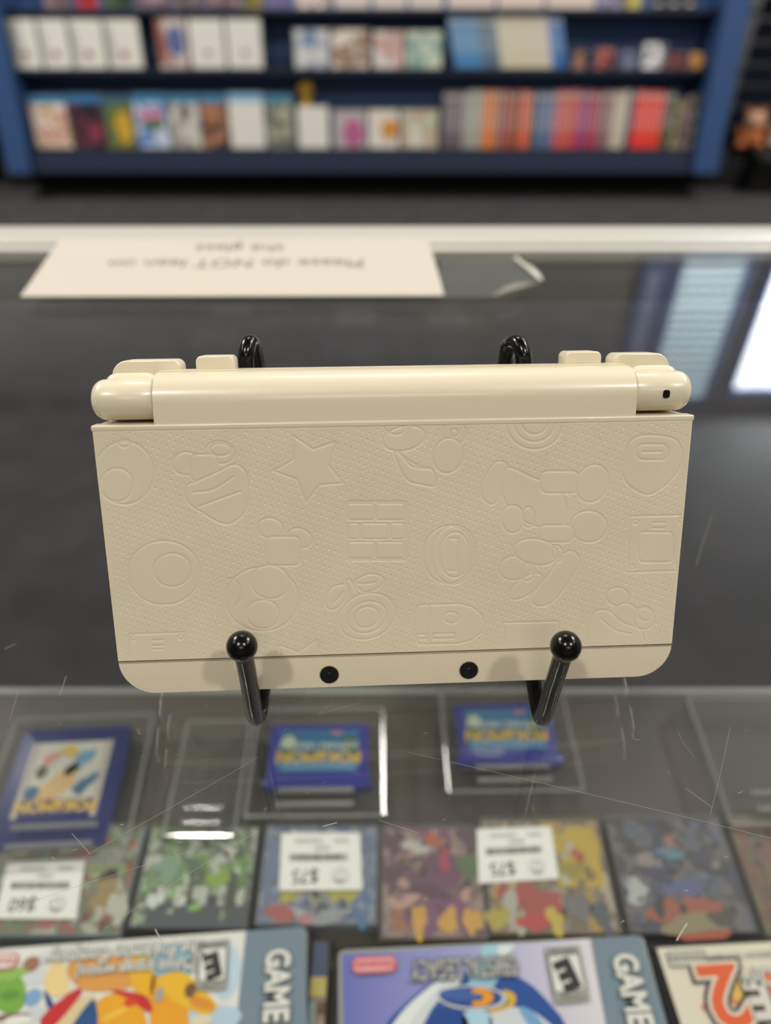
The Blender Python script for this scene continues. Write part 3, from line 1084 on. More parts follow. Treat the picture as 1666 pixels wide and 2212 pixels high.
    if k == 5:
        bl(1375, 1925, 26, 22, (190, 196, 196), 2); bl(1470, 1920, 36, 26, (86, 96, 150), 2); bl(1400, 1860, 30, 14, (150, 140, 140), 2); bl(1450, 1845, 30, 10, (90, 140, 160), 3); bl(1450, 1820, 16, 16, (170, 110, 100), 2)
        bl(1490, 1982, 88, 34, (170, 84, 58), 3); bl(1500, 1996, 58, 20, (150, 140, 100), 4); bl(1560, 1985, 24, 16, (70, 62, 56), 5); bl(1420, 1890, 30, 16, (56, 56, 96), 3); bl(1340, 1870, 10, 24, (60, 56, 66), 3)
    cr = random.Random(40 + k)
    for q in range(70):
        cc = cr.choice(pal)
        f = cr.uniform(.6, 1.35)
        cc = tuple(int(max(8, min(250, v * f)) / 6) * 6 for v in cc)
        rr_ = cr.uniform(.0010, .0032)
        pc_ = Vector((cr.uniform(p0.x + .004, p1.x - .004), cr.uniform(yn + .004, yf - .004), 0))
        blob(b, pc_, X, Y, rr_, rr_ * cr.uniform(.5, 1.2), col(cc), ZB + .00004 + .00012 * cr.choice((0, 1, 2, 3)), cr.uniform(0, 180), 12, .5)
    b.build('cover_art', r, org=o)
    b = MB()
    b.box((p0.x - .0012, yn - .0008, SH), (p1.x + .0012, yf + .0012, ZB + .0008), SLEEVE)
    b.build('hazed_sleeve', r, org=o)


# price tags lying on the boxed games
def price_tag(q, price, label):
    zt = ZB + .0012
    p = [g(a, c, zt) for a, c in q]           # far left, far right, near right, near left
    o = sum(p, Vector()) / 4
    r = empty('price_tag', o, label, 'price tag')
    b = MB()
    b.prism([v - Vector((0, 0, .0004)) for v in (p[3], p[2], p[1], p[0])], (0, 0, 0), (0, 0, .0004), mat('tag_paper', (232, 234, 228), 0.5))
    b.build('tag_card', r, org=o)

    def at(u, v, l=.0002):
        a = p[0].lerp(p[1], u)
        c = p[3].lerp(p[2], u)
        return a.lerp(c, v) + Vector((0, 0, l))
    x = (p[1] - p[0]).normalized()
    y = Vector((0, 0, 1)).cross(x)
    wd = (p[1] - p[0]).length
    b = MB()
    b.text(price, at(.31, .76), -x, -y, wd * .235, TXTB, bold=.0, sx=.95)
    # shop mark: ring with a swoosh
    c = at(.74, .77)
    n = 28
    for (r0_, r1_, a0, a1, m) in ((.088, .098, 0, 360, TXTG), (.05, .068, 200, 330, TXTB), (.03, .045, 20, 160, TXTG)):
        vs, fs = [], []
        for i in range(n + 1):
            a = math.radians(a0 + (a1 - a0) * i / n)
            d = x * math.cos(a) + y * math.sin(a)
            vs += [c + d * (wd * r0_), c + d * (wd * r1_)]
        for i in range(n):
            fs.append((2 * i, 2 * i + 1, 2 * i + 3, 2 * i + 2))
        b.add(vs, fs, m)
    u = .12
    rnd = random.Random(price + label)
    while u < .84:
        wv = rnd.choice((.008, .012, .018))
        b.flat([at(u, .50), at(u + wv, .50), at(u + wv, .38), at(u, .38)], TXTB)
        u += wv + rnd.choice((.007, .010, .014))
    for (u0, u1, v) in ((.18, .52, .12), (.68, .86, .12), (.42, .62, .25)):
        uu = u0
        while uu < u1:
            wv = rnd.uniform(.02, .05)
            b.flat([at(uu, v + .05), at(min(uu + wv, u1), v + .05), at(min(uu + wv, u1), v), at(uu, v)], TXTG)
            uu += wv + .012
    b.build('printing', r, org=o)


price_tag([(17, 1861), (184, 1858), (164, 1985), (-12, 1984)], '$60', 'white price tag reading sixty dollars below the tall cartridge')
price_tag([(608, 1800), (778, 1799), (783, 1922), (603, 1923)], '$75', 'white seventy-five dollar price tag below the middle cartridge')
price_tag([(1030, 1791), (1190, 1785), (1208, 1898), (1034, 1908)], '$75', 'white seventy-five dollar price tag lying on the yellow boxed game')

# ------------------------------------------------------------------ big game cases at the near edge
ZD = 0.8005
SHELL = mat('grey_case_plastic', (150, 152, 150), 0.3)
STRIP = mat('blue_grey_print', (122, 142, 156), 0.35)
WHITEP = mat('white_print_card', (232, 232, 226), 0.35)
OUTL = mat('lettering_outline', (70, 72, 70), 0.4)  # dark printed outline round the letters
OUTL2 = mat('lettering_grey', (120, 124, 120), 0.4)
REDP = mat('red_print', (214, 92, 88), 0.4)


def game_case(name, fl, fr, label, shellm, wd=.1415, dp=.127, anchor='R'):
    x, y = quad_axes(fl, fr)
    corner = fr if anchor == 'R' else fl
    ctr = corner + x * (-wd / 2 if anchor == 'R' else wd / 2) - y * (dp / 2)
    o = Vector((ctr.x, ctr.y, SH))
    r = empty(name, o, label, 'game case')
    c0 = Vector((ctr.x, ctr.y, 0))
    b = MB()
    b.prism([c0 + x * u + y * v for u, v in rrect(-wd / 2, -dp / 2, wd / 2, dp / 2, .003, 5)], (0, 0, SH), (0, 0, ZD), shellm)
    b.build('case_shell', r, org=o, bevel=.0012)

    def at(px, py):
        p = g(px, py, ZD)
        return Vector((p.x, p.y, 0))
    return r, o, c0, x, y, at, wd, dp


def outlined(b, s, c, x, y, size, m, mo, lift, bold=.02, grow=.05, sx=1.0):
    b.text(s, c, -x, -y, size, mo, bold=bold + grow, lift=lift, sx=sx)
    b.text(s, c, -x, -y, size, m, bold=bold, lift=lift + .0001, sx=sx)


def rating(b, at, x, y, q, lift):
    """E for everyone box: q = far left, far right, near right, near left in photograph pixels"""
    p = [at(*v) for v in q]

    def L(u, v):
        return p[0].lerp(p[1], u).lerp(p[3].lerp(p[2], u), v)

    def fq(u0, v0, u1, v1, m, l):
        b.flat([L(u0, v1) + Vector((0, 0, l)), L(u1, v1) + Vector((0, 0, l)), L(u1, v0) + Vector((0, 0, l)), L(u0, v0) + Vector((0, 0, l))], m)
    fq(0, 0, 1, 1, mat('rating_border', (120, 118, 108), 0.4), lift)
    fq(.03, .02, .97, .13, mat('rating_grey', (176, 176, 170), 0.4), lift + .0001)
    fq(.07, .165, .93, .80, WHITEP, lift + .0001)
    fq(.03, .83, .97, .98, MATS['rating_grey'], lift + .0001)
    wd = (p[1] - p[0]).length
    q_ = math.radians(-17)
    xr = x * math.cos(q_) - y * math.sin(q_)
    yr = y * math.cos(q_) + x * math.sin(q_)
    b.text('E', L(.5, .49), -xr, -yr, wd * .98, TXTB, bold=.07, lift=lift + .0002)
    b.text('EVERYONE', L(.5, .075), -x, -y, wd * .155, TXTB, bold=.01, lift=lift + .0002)
    b.text('CONTENT', L(.5, .90), -x, -y, wd * .165, TXTB, bold=.01, lift=lift + .0002)


def strip(b, at, x, y, q, txt_at, size, lift):
    b.flat([at(*v) + Vector((0, 0, lift)) for v in q], STRIP)
    b.text('GAME BOY ADVANCE', at(*txt_at), -y, x, size, OUTL2, align='LEFT', bold=.075, lift=lift + .0001, sx=.92)
    b.text('GAME BOY ADVANCE', at(*txt_at), -y, x, size, WHITEP, align='LEFT', bold=.03, lift=lift + .0002, sx=.92)


def oval_logo(b, at, x, y, q, m, txt, lift, mt=None):
    c = at(*q[:2])
    hx, hy = q[2], q[3]
    pts = [c + x * u + y * v + Vector((0, 0, lift)) for u, v in rrect(-hx, -hy, hx, hy, hy * .98, 6)]
    b.flat(pts, m)
    h2 = hy * .78
    pts = [c + x * u + y * v + Vector((0, 0, lift + .0001)) for u, v in rrect(-hx + hy * .22, -h2, hx - hy * .22, h2, h2 * .98, 6)]
    if mt is not None:
        b.flat(pts, mt)
    b.text(txt, c, -x, -y, hy * 1.35, m if mt is not None else WHITEP, bold=.02, lift=lift + .0002)


# --- left case: white cover with a warm coloured picture
r, o, c0, x, y, at, wd, dp = game_case('game_case', g(0, 2046, ZD), g(664, 1999, ZD), 'white covered game case with orange and yellow picture and blue-grey strip', SHELL)
b = MB()
lf = ZD + .0002
b.flat([v + Vector((0, 0, lf)) for v in (at(-60, 2232), at(508, 2232), at(531, 2011), at(-60, 2055))], WHITEP)
b.flat([v + Vector((0, 0, lf)) for v in (at(508, 2232), at(664, 2232), at(659, 2004), at(531, 2011))], STRIP)
b.build('cover_insert', r, org=o)
b = MB()
lf = ZD + .0004


def bl(px, py, rx, ry, c, lay=0, rot=0):
    blob(b, at(px, py), x, y, rx * .33 / 1600, ry * .292 / 1600, col(c, .35), lf + .0001 * lay, rot, 28)


def pg(pts, c, lay=0):
    q = catmull([at(*p) for p in pts], True, 4)
    b.flat([v + Vector((0, 0, lf + .0001 * lay)) for v in q[::-1]], col(c, .35))


bl(490, 2100, 30, 60, (196, 218, 232)); bl(460, 2200, 60, 26, (186, 212, 230)); bl(370, 2085, 50, 50, (150, 190, 214), 0)
pg([(150, 2080), (280, 2070), (290, 2130), (180, 2140)], (226, 160, 78), 1)
pg([(98, 2110), (120, 2078), (140, 2090), (150, 2140), (120, 2155), (100, 2140)], (240, 214, 150), 2)
pg([(285, 2070), (325, 2066), (335, 2120), (318, 2160), (285, 2130)], (238, 182, 40), 2)
pg([(340, 2115), (395, 2100), (440, 2140), (470, 2175), (440, 2192), (370, 2160)], (240, 190, 50), 3)
pg([(410, 2150), (450, 2160), (462, 2182), (420, 2176)], (226, 150, 60), 4)
pg([(330, 2110), (360, 2130), (402, 2165), (400, 2232), (330, 2232)], (240, 166, 40), 2)
pg([(205, 2175), (240, 2148), (290, 2155), (312, 2190), (310, 2240), (200, 2240)], (240, 172, 36), 4)
bl(250, 2192, 30, 8, (246, 196, 70), 6, 20)
pg([(96, 2140), (112, 2160), (120, 2180), (104, 2178)], (40, 76, 140), 3)
pg([(120, 2190), (190, 2150), (212, 2170), (200, 2240), (130, 2240)], (226, 206, 160), 3)
pg([(168, 2200), (205, 2160), (208, 2232), (150, 2240)], (36, 82, 140), 5)
pg([(90, 2200), (160, 2140), (175, 2150), (110, 2225)], (204, 40, 44), 4)
pg([(240, 2140), (310, 2150), (330, 2180), (318, 2186), (280, 2160)], (206, 44, 44), 5)
pg([(0, 2110), (28, 2098), (55, 2130), (50, 2175), (20, 2190), (-10, 2170)], (120, 176, 60), 2)
pg([(-10, 2100), (40, 2090), (60, 2100), (20, 2120)], (150, 190, 90), 3); bl(22, 2150, 20, 10, (96, 150, 60), 4)
bl(68, 2084, 18, 18, (160, 110, 80), 2); bl(90, 2074, 18, 12, (205, 210, 216), 1); bl(72, 2155, 18, 18, (130, 170, 214), 2); bl(78, 2110, 24, 18, (214, 220, 226), 1); bl(75, 2190, 26, 16, (210, 216, 220), 1); bl(40, 2205, 30, 10, (240, 240, 236), 4); bl(30, 2198, 36, 8, (130, 80, 60), 3)
bl(372, 2108, 32, 14, (110, 180, 216), 2); bl(412, 2140, 12, 16, (120, 90, 60), 5); bl(345, 2150, 9, 16, (170, 170, 160), 6); bl(435, 2205, 24, 12, (230, 220, 190), 4); bl(282, 2166, 12, 10, (224, 70, 40), 6)
b.build('cover_picture', r, org=o)
b = MB()
lf = ZD + .0014
outlined(b, 'The Pokémon Company', at(276, 2058), x, y, .0094, WHITEP, OUTL2, lf, .015, .035, .77)
outlined(b, '[Multiple language versions]', at(296, 2092), x, y, .0068, WHITEP, OUTL2, lf, .015, .035, .70)
oval_logo(b, at, x, y, (-2, 2080, .0088, .0034), REDP, 'Nintendo', lf, WHITEP)
rating(b, at, x, y, [(432, 2038), (496, 2031), (490, 2140), (424, 2142)], lf)
b.text('GAME BOY ADVANCE', at(600, 2052), -y, x, .0150, OUTL2, align='LEFT', bold=.07, lift=lf, sx=.70)
b.text('GAME BOY ADVANCE', at(600, 2052), -y, x, .0150, WHITEP, align='LEFT', bold=.03, lift=lf + .0001, sx=.70)
b.build('cover_lettering', r, org=o)

# --- middle case: lavender cover, blue and white domed emblem
LAV = bpy.data.materials.new('lavender_gradient_print')
LAV.use_nodes = True
nt = LAV.node_tree
_b = nt.nodes['Principled BSDF']
tc = nt.nodes.new('ShaderNodeTexCoord')
sp = nt.nodes.new('ShaderNodeSeparateXYZ')
rp = nt.nodes.new('ShaderNodeValToRGB')
mr = nt.nodes.new('ShaderNodeMapRange')
mr.inputs['From Min'].default_value = -0.07
mr.inputs['From Max'].default_value = 0.042
rp.color_ramp.elements[0].color = lin((112, 118, 190))
rp.color_ramp.elements[1].color = lin((226, 222, 228))
e = rp.color_ramp.elements.new(0.5)
e.color = lin((166, 166, 214))
nt.links.new(tc.outputs['Object'], sp.inputs[0])
nt.links.new(sp.outputs['X'], mr.inputs['Value'])
nt.links.new(mr.outputs['Result'], rp.inputs['Fac'])
nt.links.new(rp.outputs['Color'], _b.inputs['Base Color'])
_b.inputs['Roughness'].default_value = 0.35
r, o, c0, x, y, at, wd, dp = game_case('game_case', g(716, 2051, ZD), g(1390, 2018, ZD), 'lavender game case with blue domed emblem and blue-grey strip', SHELL)
b = MB()
lf = ZD + .0002
b.flat([v + Vector((0, 0, lf)) for v in (at(744, 2232), at(1312, 2232), at(1274, 2028), at(738, 2062))], LAV)
b.flat([v + Vector((0, 0, lf)) for v in (at(1312, 2232), at(1447, 2232), at(1384, 2022), at(1280, 2028))], STRIP)
b.build('cover_insert', r, org=o)
b = MB()
lf = ZD + .0004
pg([(830, 2232), (880, 2165), (950, 2115), (1040, 2100), (1120, 2112), (1180, 2160), (1220, 2232), (1100, 2290), (900, 2290)], (44, 84, 158), 1)
pg([(870, 2215), (905, 2160), (960, 2120), (1000, 2106), (985, 2135), (940, 2170), (905, 2225)], (216, 222, 224), 2)
pg([(840, 2232), (878, 2176), (940, 2124), (952, 2130), (900, 2190), (872, 2235)], (232, 236, 236), 3)
b.flat([at(*p) + Vector((0, 0, lf + .0002)) for p in ((1022, 2112), (1062, 2108), (1078, 2040), (1042, 2042))], col((168, 208, 226), .35))
b.flat([at(*p) + Vector((0, 0, lf + .0002)) for p in ((1062, 2108), (1086, 2090), (1112, 2039), (1078, 2041))], col((226, 234, 238), .35))
pg([(1020, 2110), (1075, 2102), (1060, 2140), (1015, 2140)], (150, 196, 220), 4)
bl(1020, 2156, 74, 26, (206, 206, 204), 5, -4); bl(1018, 2155, 66, 21, (48, 78, 150), 6, -4); bl(995, 2150, 46, 13, (70, 100, 170), 7, -4)
# orange crescent
pts = []
for i in range(15):
    a = math.radians(-120 + 240 * i / 14)
    pts.append((1034 + 32 * math.cos(a), 2156 + 20 * math.sin(a)))
for i in range(15):
    a = math.radians(120 - 240 * i / 14)
    pts.append((1030 + 14 * math.cos(a), 2156 + 8 * math.sin(a)))
b.flat([at(*p) + Vector((0, 0, lf + .0009)) for p in pts[::-1]], col((238, 160, 40), .35))
pg([(1085, 2140), (1112, 2150), (1108, 2175), (1060, 2190), (1056, 2184), (1098, 2168)], (222, 180, 70), 7)
pg([(1000, 2190), (1052, 2186), (1062, 2232), (1010, 2232)], (176, 216, 234), 6); pg([(950, 2186), (1000, 2190), (1008, 2232), (925, 2232)], (36, 76, 150), 6)
pg([(1060, 2190), (1130, 2178), (1190, 2215), (1200, 2240), (1080, 2240)], (214, 218, 226), 6); pg([(1120, 2180), (1150, 2186), (1190, 2240), (1160, 2240)], (120, 170, 214), 7)
b.build('cover_picture', r, org=o)
b = MB()
lf = ZD + .0016
outlined(b, 'CRYSTAL LEGACY', at(1004, 2091), x, y, .0112, mat('silver_print', (186, 186, 182), 0.4), OUTL, lf, .02, .05, .53)
oval_logo(b, at, x, y, (809, 2086, .0101, .0034), REDP, 'Nintendo', lf, mat('pink_print', (232, 170, 176), 0.4))
rating(b, at, x, y, [(1176, 2051), (1249, 2045), (1273, 2163), (1198, 2170)], lf)
b.text('GAME BOY ADVANCE', at(1343, 2062), -y, x, .0150, OUTL2, align='LEFT', bold=.07, lift=lf, sx=.70)
b.text('GAME BOY ADVANCE', at(1343, 2062), -y, x, .0150, WHITEP, align='LEFT', bold=.03, lift=lf + .0001, sx=.70)
b.build('cover_lettering', r, org=o)

# --- narrow box showing between the two big cases
pa, pb = g(674, 2075, .7965), g(708, 2075, .7965)
r = empty('boxed_game', Vector(((pa.x + pb.x) / 2, .075, SH)), 'narrow strip of a boxed game with yellow band between the two big game cases', 'boxed game')
o = Vector(((pa.x + pb.x) / 2, .075, SH))
b = MB()
b.box((pa.x, .03, SH), (pb.x, .1225, .796), mat('drab_card', (128, 124, 108), .5))
b.build('box', r, org=o)
b = MB()
for (ya, yb, xa, xb, c) in ((.1085, .1222, 0, 1, (70, 78, 104)), (.1005, .1080, 0, 1, (178, 164, 96)), (.031, .0985, 0, .42, (136, 150, 152)), (.0935, .0985, .5, 1, (96, 70, 54)), (.080, .0905, .55, 1, (186, 122, 128)), (.060, .066, .55, 1, (90, 80, 66))):
    x0, x1 = pa.x + (pb.x - pa.x) * xa, pa.x + (pb.x - pa.x) * xb
    b.flat([(x0, ya, .7962), (x1, ya, .7962), (x1, yb, .7962), (x0, yb, .7962)], col(c))
b.build('cover_art', r, org=o)

# --- right case: black shell, cream cover
r, o, c0, x, y, at, wd, dp = game_case('game_case', g(1398, 2036, ZD), g(1666, 2019, ZD), 'black game case with cream cover and big orange numeral', mat('black_case_plastic', (24, 25, 27), 0.3), anchor='L')
b = MB()
lf = ZD + .0002
b.flat([v + Vector((0, 0, lf)) for v in (at(1478, 2232), at(1760, 2232), at(1720, 2032), at(1418, 2048))], mat('cream_print', (226, 220, 200), 0.4))
b.build('cover_insert', r, org=o)
b = MB()
lf = ZD + .0004
bl(1640, 2150, 70, 34, (224, 130, 100), 0); bl(1600, 2140, 26, 26, (226, 190, 90), 1); bl(1630, 2200, 46, 18, (90, 70, 66), 1); bl(1610, 2206, 14, 12, (60, 80, 170), 2); bl(1540, 2176, 26, 12, (220, 140, 120), 1); bl(1660, 2110, 24, 18, (228, 130, 84), 2)
b.build('cover_picture', r, org=o)
b = MB()
lf = ZD + .0010
b.text('2', at(1562, 2144), -x, -y, .0335, OUTL, bold=.10, lift=lf, sx=1.15)
b.text('2', at(1562, 2144), -x, -y, .0335, mat('cream_edge', (226, 214, 196), .4), bold=.06, lift=lf + .0001, sx=1.15)
b.text('2', at(1562, 2144), -x, -y, .0335, mat('orange_print', (228, 98, 48), .4), bold=.02, lift=lf + .0002, sx=1.15)
outlined(b, 'E', at(1640, 2158), x, y, .0190, mat('pale_print', (222, 218, 210), .4), OUTL, lf, .04, .05, 1.1)
outlined(b, 'ON', at(1640, 2110), x, y, .0098, MATS['pale_print'], OUTL2, lf, .02, .04, 1.0)
pq = at(1484, 2072)
for hx_, hy_, m_, l_ in ((.0090, .0032, OUTL2, 0), (.0085, .0027, mat('pale_grey_print', (200, 196, 182), .4), .0001)):
    b.flat([pq + x * u + y * v + Vector((0, 0, lf + l_)) for u, v in rrect(-hx_, -hy_, hx_, hy_, .0012, 4)], m_)
b.text('Nintendo', pq, -x, -y, .0044, OUTL2, bold=.01, lift=lf + .0002)
b.text('The Pokémon Company', at(1625, 2066), -x, -y, .0046, OUTL2, bold=.0, lift=lf + .0001)
b.build('cover_lettering', r, org=o)

# ------------------------------------------------------------------ shelving behind
UL = math.radians(11)
UO = Vector((0, 2.94, 0.26))
UR = Matrix.Rotation(-UL, 3, 'X')
ROT = (-UL, 0, 0)


def upx(px, py, yy=0.0):
    d = UR.transposed() @ ray(px, py)
    q = UR.transposed() @ (CAM - UO)
    t = (yy - q.y) / d.y
    p = q + d * t
    return p.x, p.z


def U(x, yy, z):
    return UO + UR @ Vector((x, yy, z))


unit = empty('shop_shelf_unit', UO, 'navy slatted shop shelf unit with blue slanting end posts', 'shelf unit', rot=ROT)
ROWS = {3: upx(833, 322)[1], 2: upx(833, 150)[1], 1: upx(833, 20)[1]}
XL, XR = upx(40, 366)[0], upx(1524, 366)[0]
TOPZ = ROWS[1] + 0.30
for (xb, xt_) in ((upx(40, 366, -.05)[0], upx(-8, 140, -.05)[0]), (upx(1524, 366, -.05)[0], upx(1590, 40, -.05)[0])):
    b = MB()
    zt = upx(0, 40, -.05)[1] if xb > 0 else upx(0, 140, -.05)[1]
    k = (xt_ - xb) / zt
    xt = xb + k * TOPZ
    b.prism([(xb - .042, 0, 0), (xb + .042, 0, 0), (xt + .042, 0, TOPZ), (xt - .042, 0, TOPZ)], (0, -.05, 0), (0, .30, 0), BLUE)
    b.build('end_post', unit)
SW = 1.42
b = MB()
nz_ = int(TOPZ / 0.07)
for i in range(nz_):
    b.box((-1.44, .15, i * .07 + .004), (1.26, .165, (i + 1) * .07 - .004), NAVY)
b.box((-1.44, .165, 0), (1.26, .18, TOPZ), BLACKM)
b.build('slat_panel', unit)
for k, zr in ROWS.items():
    b = MB()
    b.box((-1.40, -.004, zr - .012), (1.28, .15, zr), mat('dark_navy_board', (22, 28, 44), 0.5))
    b.build('shelf_board', unit)
b = MB()
b.box((-1.38, -.03, 0.0), (1.26, 0.0, ROWS[3] - .012), mat('navy_kick', (34, 44, 68), 0.5))
b.build('kick_panel', unit)
b = MB()
b.prism([(-1.35, .35, 0), (1.2, .35, 0), (1.2, .6, 0), (-1.35, .6, 0)], (0, 0, -.40), (0, 0, .0), BLACKM)
pl = MB()
pl.box((-1.5, 3.05, FZ), (1.4, 3.3, .262), BLACKM)
plo = pl.build('plinth', unit)
plo.matrix_world = Matrix.Identity(4)
plo.matrix_parent_inverse = (Matrix.Translation(UO) @ UR.to_4x4()).inverted()

PLASTIC = mat('hazed_sleeve', (206, 206, 204), 0.25)


def face_case(px0, px1, pyt, row, label, cover, band=None, patch=None, name='game_case', cat='game case', group=None, th=.016, depth=0.0, tilt=0):
    zb = ROWS[row]
    pyb = {3: 322, 2: 150, 1: 20}[row]
    t_ = 1 + depth * .3
    x0, x1 = upx(px0, pyb, depth)[0], upx(px1, pyb, depth)[0]
    zt = upx((px0 + px1) / 2, pyt, depth)[1]
    wd, h = x1 - x0, zt - zb
    r = empty(name, U((x0 + x1) / 2, depth, zb + .0006), label, cat, group, rot=ROT)
    b = MB()
    b.box((-wd / 2, 0, 0), (wd / 2, th, h), PLASTIC)
    b.build('case_shell', r)
    b = MB()
    e = min(wd, h) * .03
    b.box((-wd / 2 + e, -.0012, e), (wd / 2 - e, 0, h - e), cover)
    b.build('cover', r)
    if band:
        b = MB()
        b.box((-wd / 2 + e, -.002, h * .84), (wd / 2 - e, -.0012, h - e), band)
        b.build('header_band', r)
    if patch:
        b = MB()
        for (u, v, ru, rv, c) in patch:
            pts = [(u * wd + ru * wd * math.cos(a * math.pi / 8), -.0012, v * h + rv * h * math.sin(a * math.pi / 8)) for a in range(16)]
            b.prism(pts[::-1], (0, -.001, 0), (0, 0, 0), c)
        b.build('cover_picture', r)
    return r


WB = col((60, 130, 175), .35)
WH = col((222, 220, 212), .4)
B3 = 'lower shelf'
face_case(80, 161, 205, 3, 'pale game case with orange and pink picture first on the lower shelf', art('bk_a', [(222, 212, 204), (200, 140, 120), (226, 220, 210), (196, 160, 110)], 24), WB)
face_case(163, 236, 203, 3, 'dark maroon game case with bright blue header on the lower shelf', art('bk_b', [(52, 42, 46), (90, 50, 64), (40, 38, 44)], 20), col((44, 116, 170)), [(.2, .3, .2, .2, col((130, 50, 74)))])
face_case(238, 298, 205, 3, 'green and golden yellow game case on the lower shelf', art('bk_c', [(70, 92, 66), (120, 120, 50), (80, 110, 84)], 22), col((50, 96, 120)), [(.15, .4, .3, .3, col((200, 160, 50)))])
face_case(300, 373, 202, 3, 'sky blue game case with pink and green swoosh', art('bk_d', [(110, 150, 200), (200, 210, 225), (90, 130, 190)], 20), WB, [(0, .62, .4, .12, col((190, 130, 160))), (.05, .45, .35, .1, col((70, 110, 70)))])
face_case(375, 441, 203, 3, 'cream grey game case with small dark figure shape', art('bk_e', [(190, 184, 172), (160, 154, 144), (205, 200, 190)], 24), WB, [(0, .7, .16, .12, col((96, 86, 92)))])
face_case(443, 498, 203, 3, 'brown and tan game case between the cream and white ones', art('bk_f', [(70, 54, 50), (170, 120, 90), (60, 50, 54)], 22), WB)
face_case(500, 577, 200, 3, 'plain white game case with pale blue header', WH, col((130, 180, 210)))
face_case(579, 638, 203, 3, 'grey olive game case with blue header', art('bk_g', [(130, 130, 116), (170, 168, 150), (100, 104, 96)], 22), col((60, 128, 160)))
face_case(645, 713, 228, 3, 'cream game case with grey edge under the yellow figure', WH)
face_case(720, 792, 236, 3, 'grey game case with magenta picture', art('bk_h', [(150, 140, 150), (180, 170, 175)], 18), None, [(.12, .4, .3, .36, col((180, 92, 140)))])
face_case(795, 862, 236, 3, 'white game case with orange picture', art('bk_i', [(206, 196, 180), (220, 214, 205)], 18), None, [(.2, .5, .28, .26, col((206, 140, 60)))])
face_case(865, 946, 236, 3, 'white game case with pastel green and pink spots', art('bk_j', [(206, 200, 186), (200, 170, 160), (170, 180, 140), (214, 210, 200)], 26))
r = empty('toy_figure', U(upx(667, 322, .06)[0], .06, ROWS[3] + .0006), 'small golden yellow toy figure behind the cream game case', 'toy figure', rot=ROT)
b = MB()
fy = col((200, 160, 50))
b.ball((0, 0, .19), .030, fy, 16, 10)
b.build('head', r, smooth=True)
b = MB()
b.tube([(0, 0, 0), (0, 0, .05), (0, 0, .12), (0, 0, .165)], [.024, .028, .026, .016], fy, 14)
b.build('body', r, smooth=True)

# red spines etc. on the lower shelf
RUN = [(955, 4, (112, 100, 110), 'grey lilac'), (997, 4, (166, 166, 158), 'pale grey'), (1038, 3, (226, 128, 66), 'orange'), (1069, 1, (140, 122, 116), 'taupe'), (1081, 2, (176, 88, 82), 'dusky rose'), (1104, 1, (176, 104, 62), 'rust brown'),
       (1118, 2, (232, 106, 84), 'coral'), (1138, 1, (96, 90, 66), 'olive'), (1150, 4, (92, 112, 148), 'slate blue'), (1190, 2, (200, 90, 100), 'raspberry'), (1210, 2, (204, 94, 68), 'brick orange'), (1230, 2, (186, 60, 96), 'crimson'),
       (1250, 1, (120, 84, 136), 'violet'), (1262, 2, (188, 62, 92), 'magenta'), (1284, 3, (140, 104, 110), 'mauve'), (1314, 3, (200, 190, 166), 'cream'), (1346, 1, (56, 62, 104), 'navy'), (1358, 6, (236, 66, 54), 'bright red'), (1420, 2, (84, 80, 62), 'dark olive')]
proto = {}


def spine(px0, px1, pyt, row, c, label, group, tilt=0.0, depth=0.0):
    zb = ROWS[row]
    pyb = {3: 322, 2: 150}[row]
    x0, x1 = upx(px0, pyb, depth)[0], upx(px1, pyb, depth)[0]
    h = upx((px0 + px1) / 2, pyt, depth)[1] - zb
    wd = (x1 - x0) * .93
    r = empty('game_case', U((x0 + x1) / 2, depth, zb + .0006 + abs(math.sin(tilt)) * wd / 2), label, 'game case', group)
    r.rotation_euler = (UR @ Matrix.Rotation(tilt, 3, 'Y')).to_euler()
    b = MB()
    b.box((-wd / 2, .0005, 0), (wd / 2, .13, h), PLASTIC)
    b.build('case_shell', r)
    b = MB()
    b.box((-wd / 2 * .96, -.0005, h * .015), (wd / 2 * .96, .0005, h * .985), col(c, .35))
    b.build('spine_insert', r)
    b = MB()
    l = max(0, 1)
    cc = tuple(min(255, int(v * .5 + 110)) for v in c)
    b.box((-wd * .22, -.001, h * .30), (wd * .22, -.0005, h * .78), col(cc, .4))
    b.box((-wd * .35, -.001, h * .86), (wd * .35, -.0005, h * .94), col((190, 186, 180), .4))
    b.build('spine_print', r)


for i, (p0, n, c, nm) in enumerate(RUN):
    prev = RUN[i - 1][3] if i else None
    for k in range(n):
        h = 196 + random.uniform(-3, 4)
        lab = '%s game case spine standing %s on the lower shelf' % (nm, 'after the %s ones' % prev if prev else 'first in the row')
        spine(p0 + k * 10.2, p0 + (k + 1) * 10.2, h, 3, c, lab, ('%s spines on the lower shelf' % nm) if n > 1 else None)
face_case(1442, 1467, 212, 3, 'olive yellow boxed game beside the dark olive spines', art('bk_k', [(110, 104, 60), (150, 140, 110), (80, 76, 60)], 40))
face_case(1467, 1478, 208, 3, 'grey brown boxed game second from the right post', art('bk_l', [(120, 110, 100), (170, 130, 150), (90, 86, 70)], 40))
face_case(1480, 1492, 204, 3, 'grey green boxed game next to the right blue post', art('bk_m', [(110, 106, 90), (160, 158, 150), (90, 90, 66)], 40))

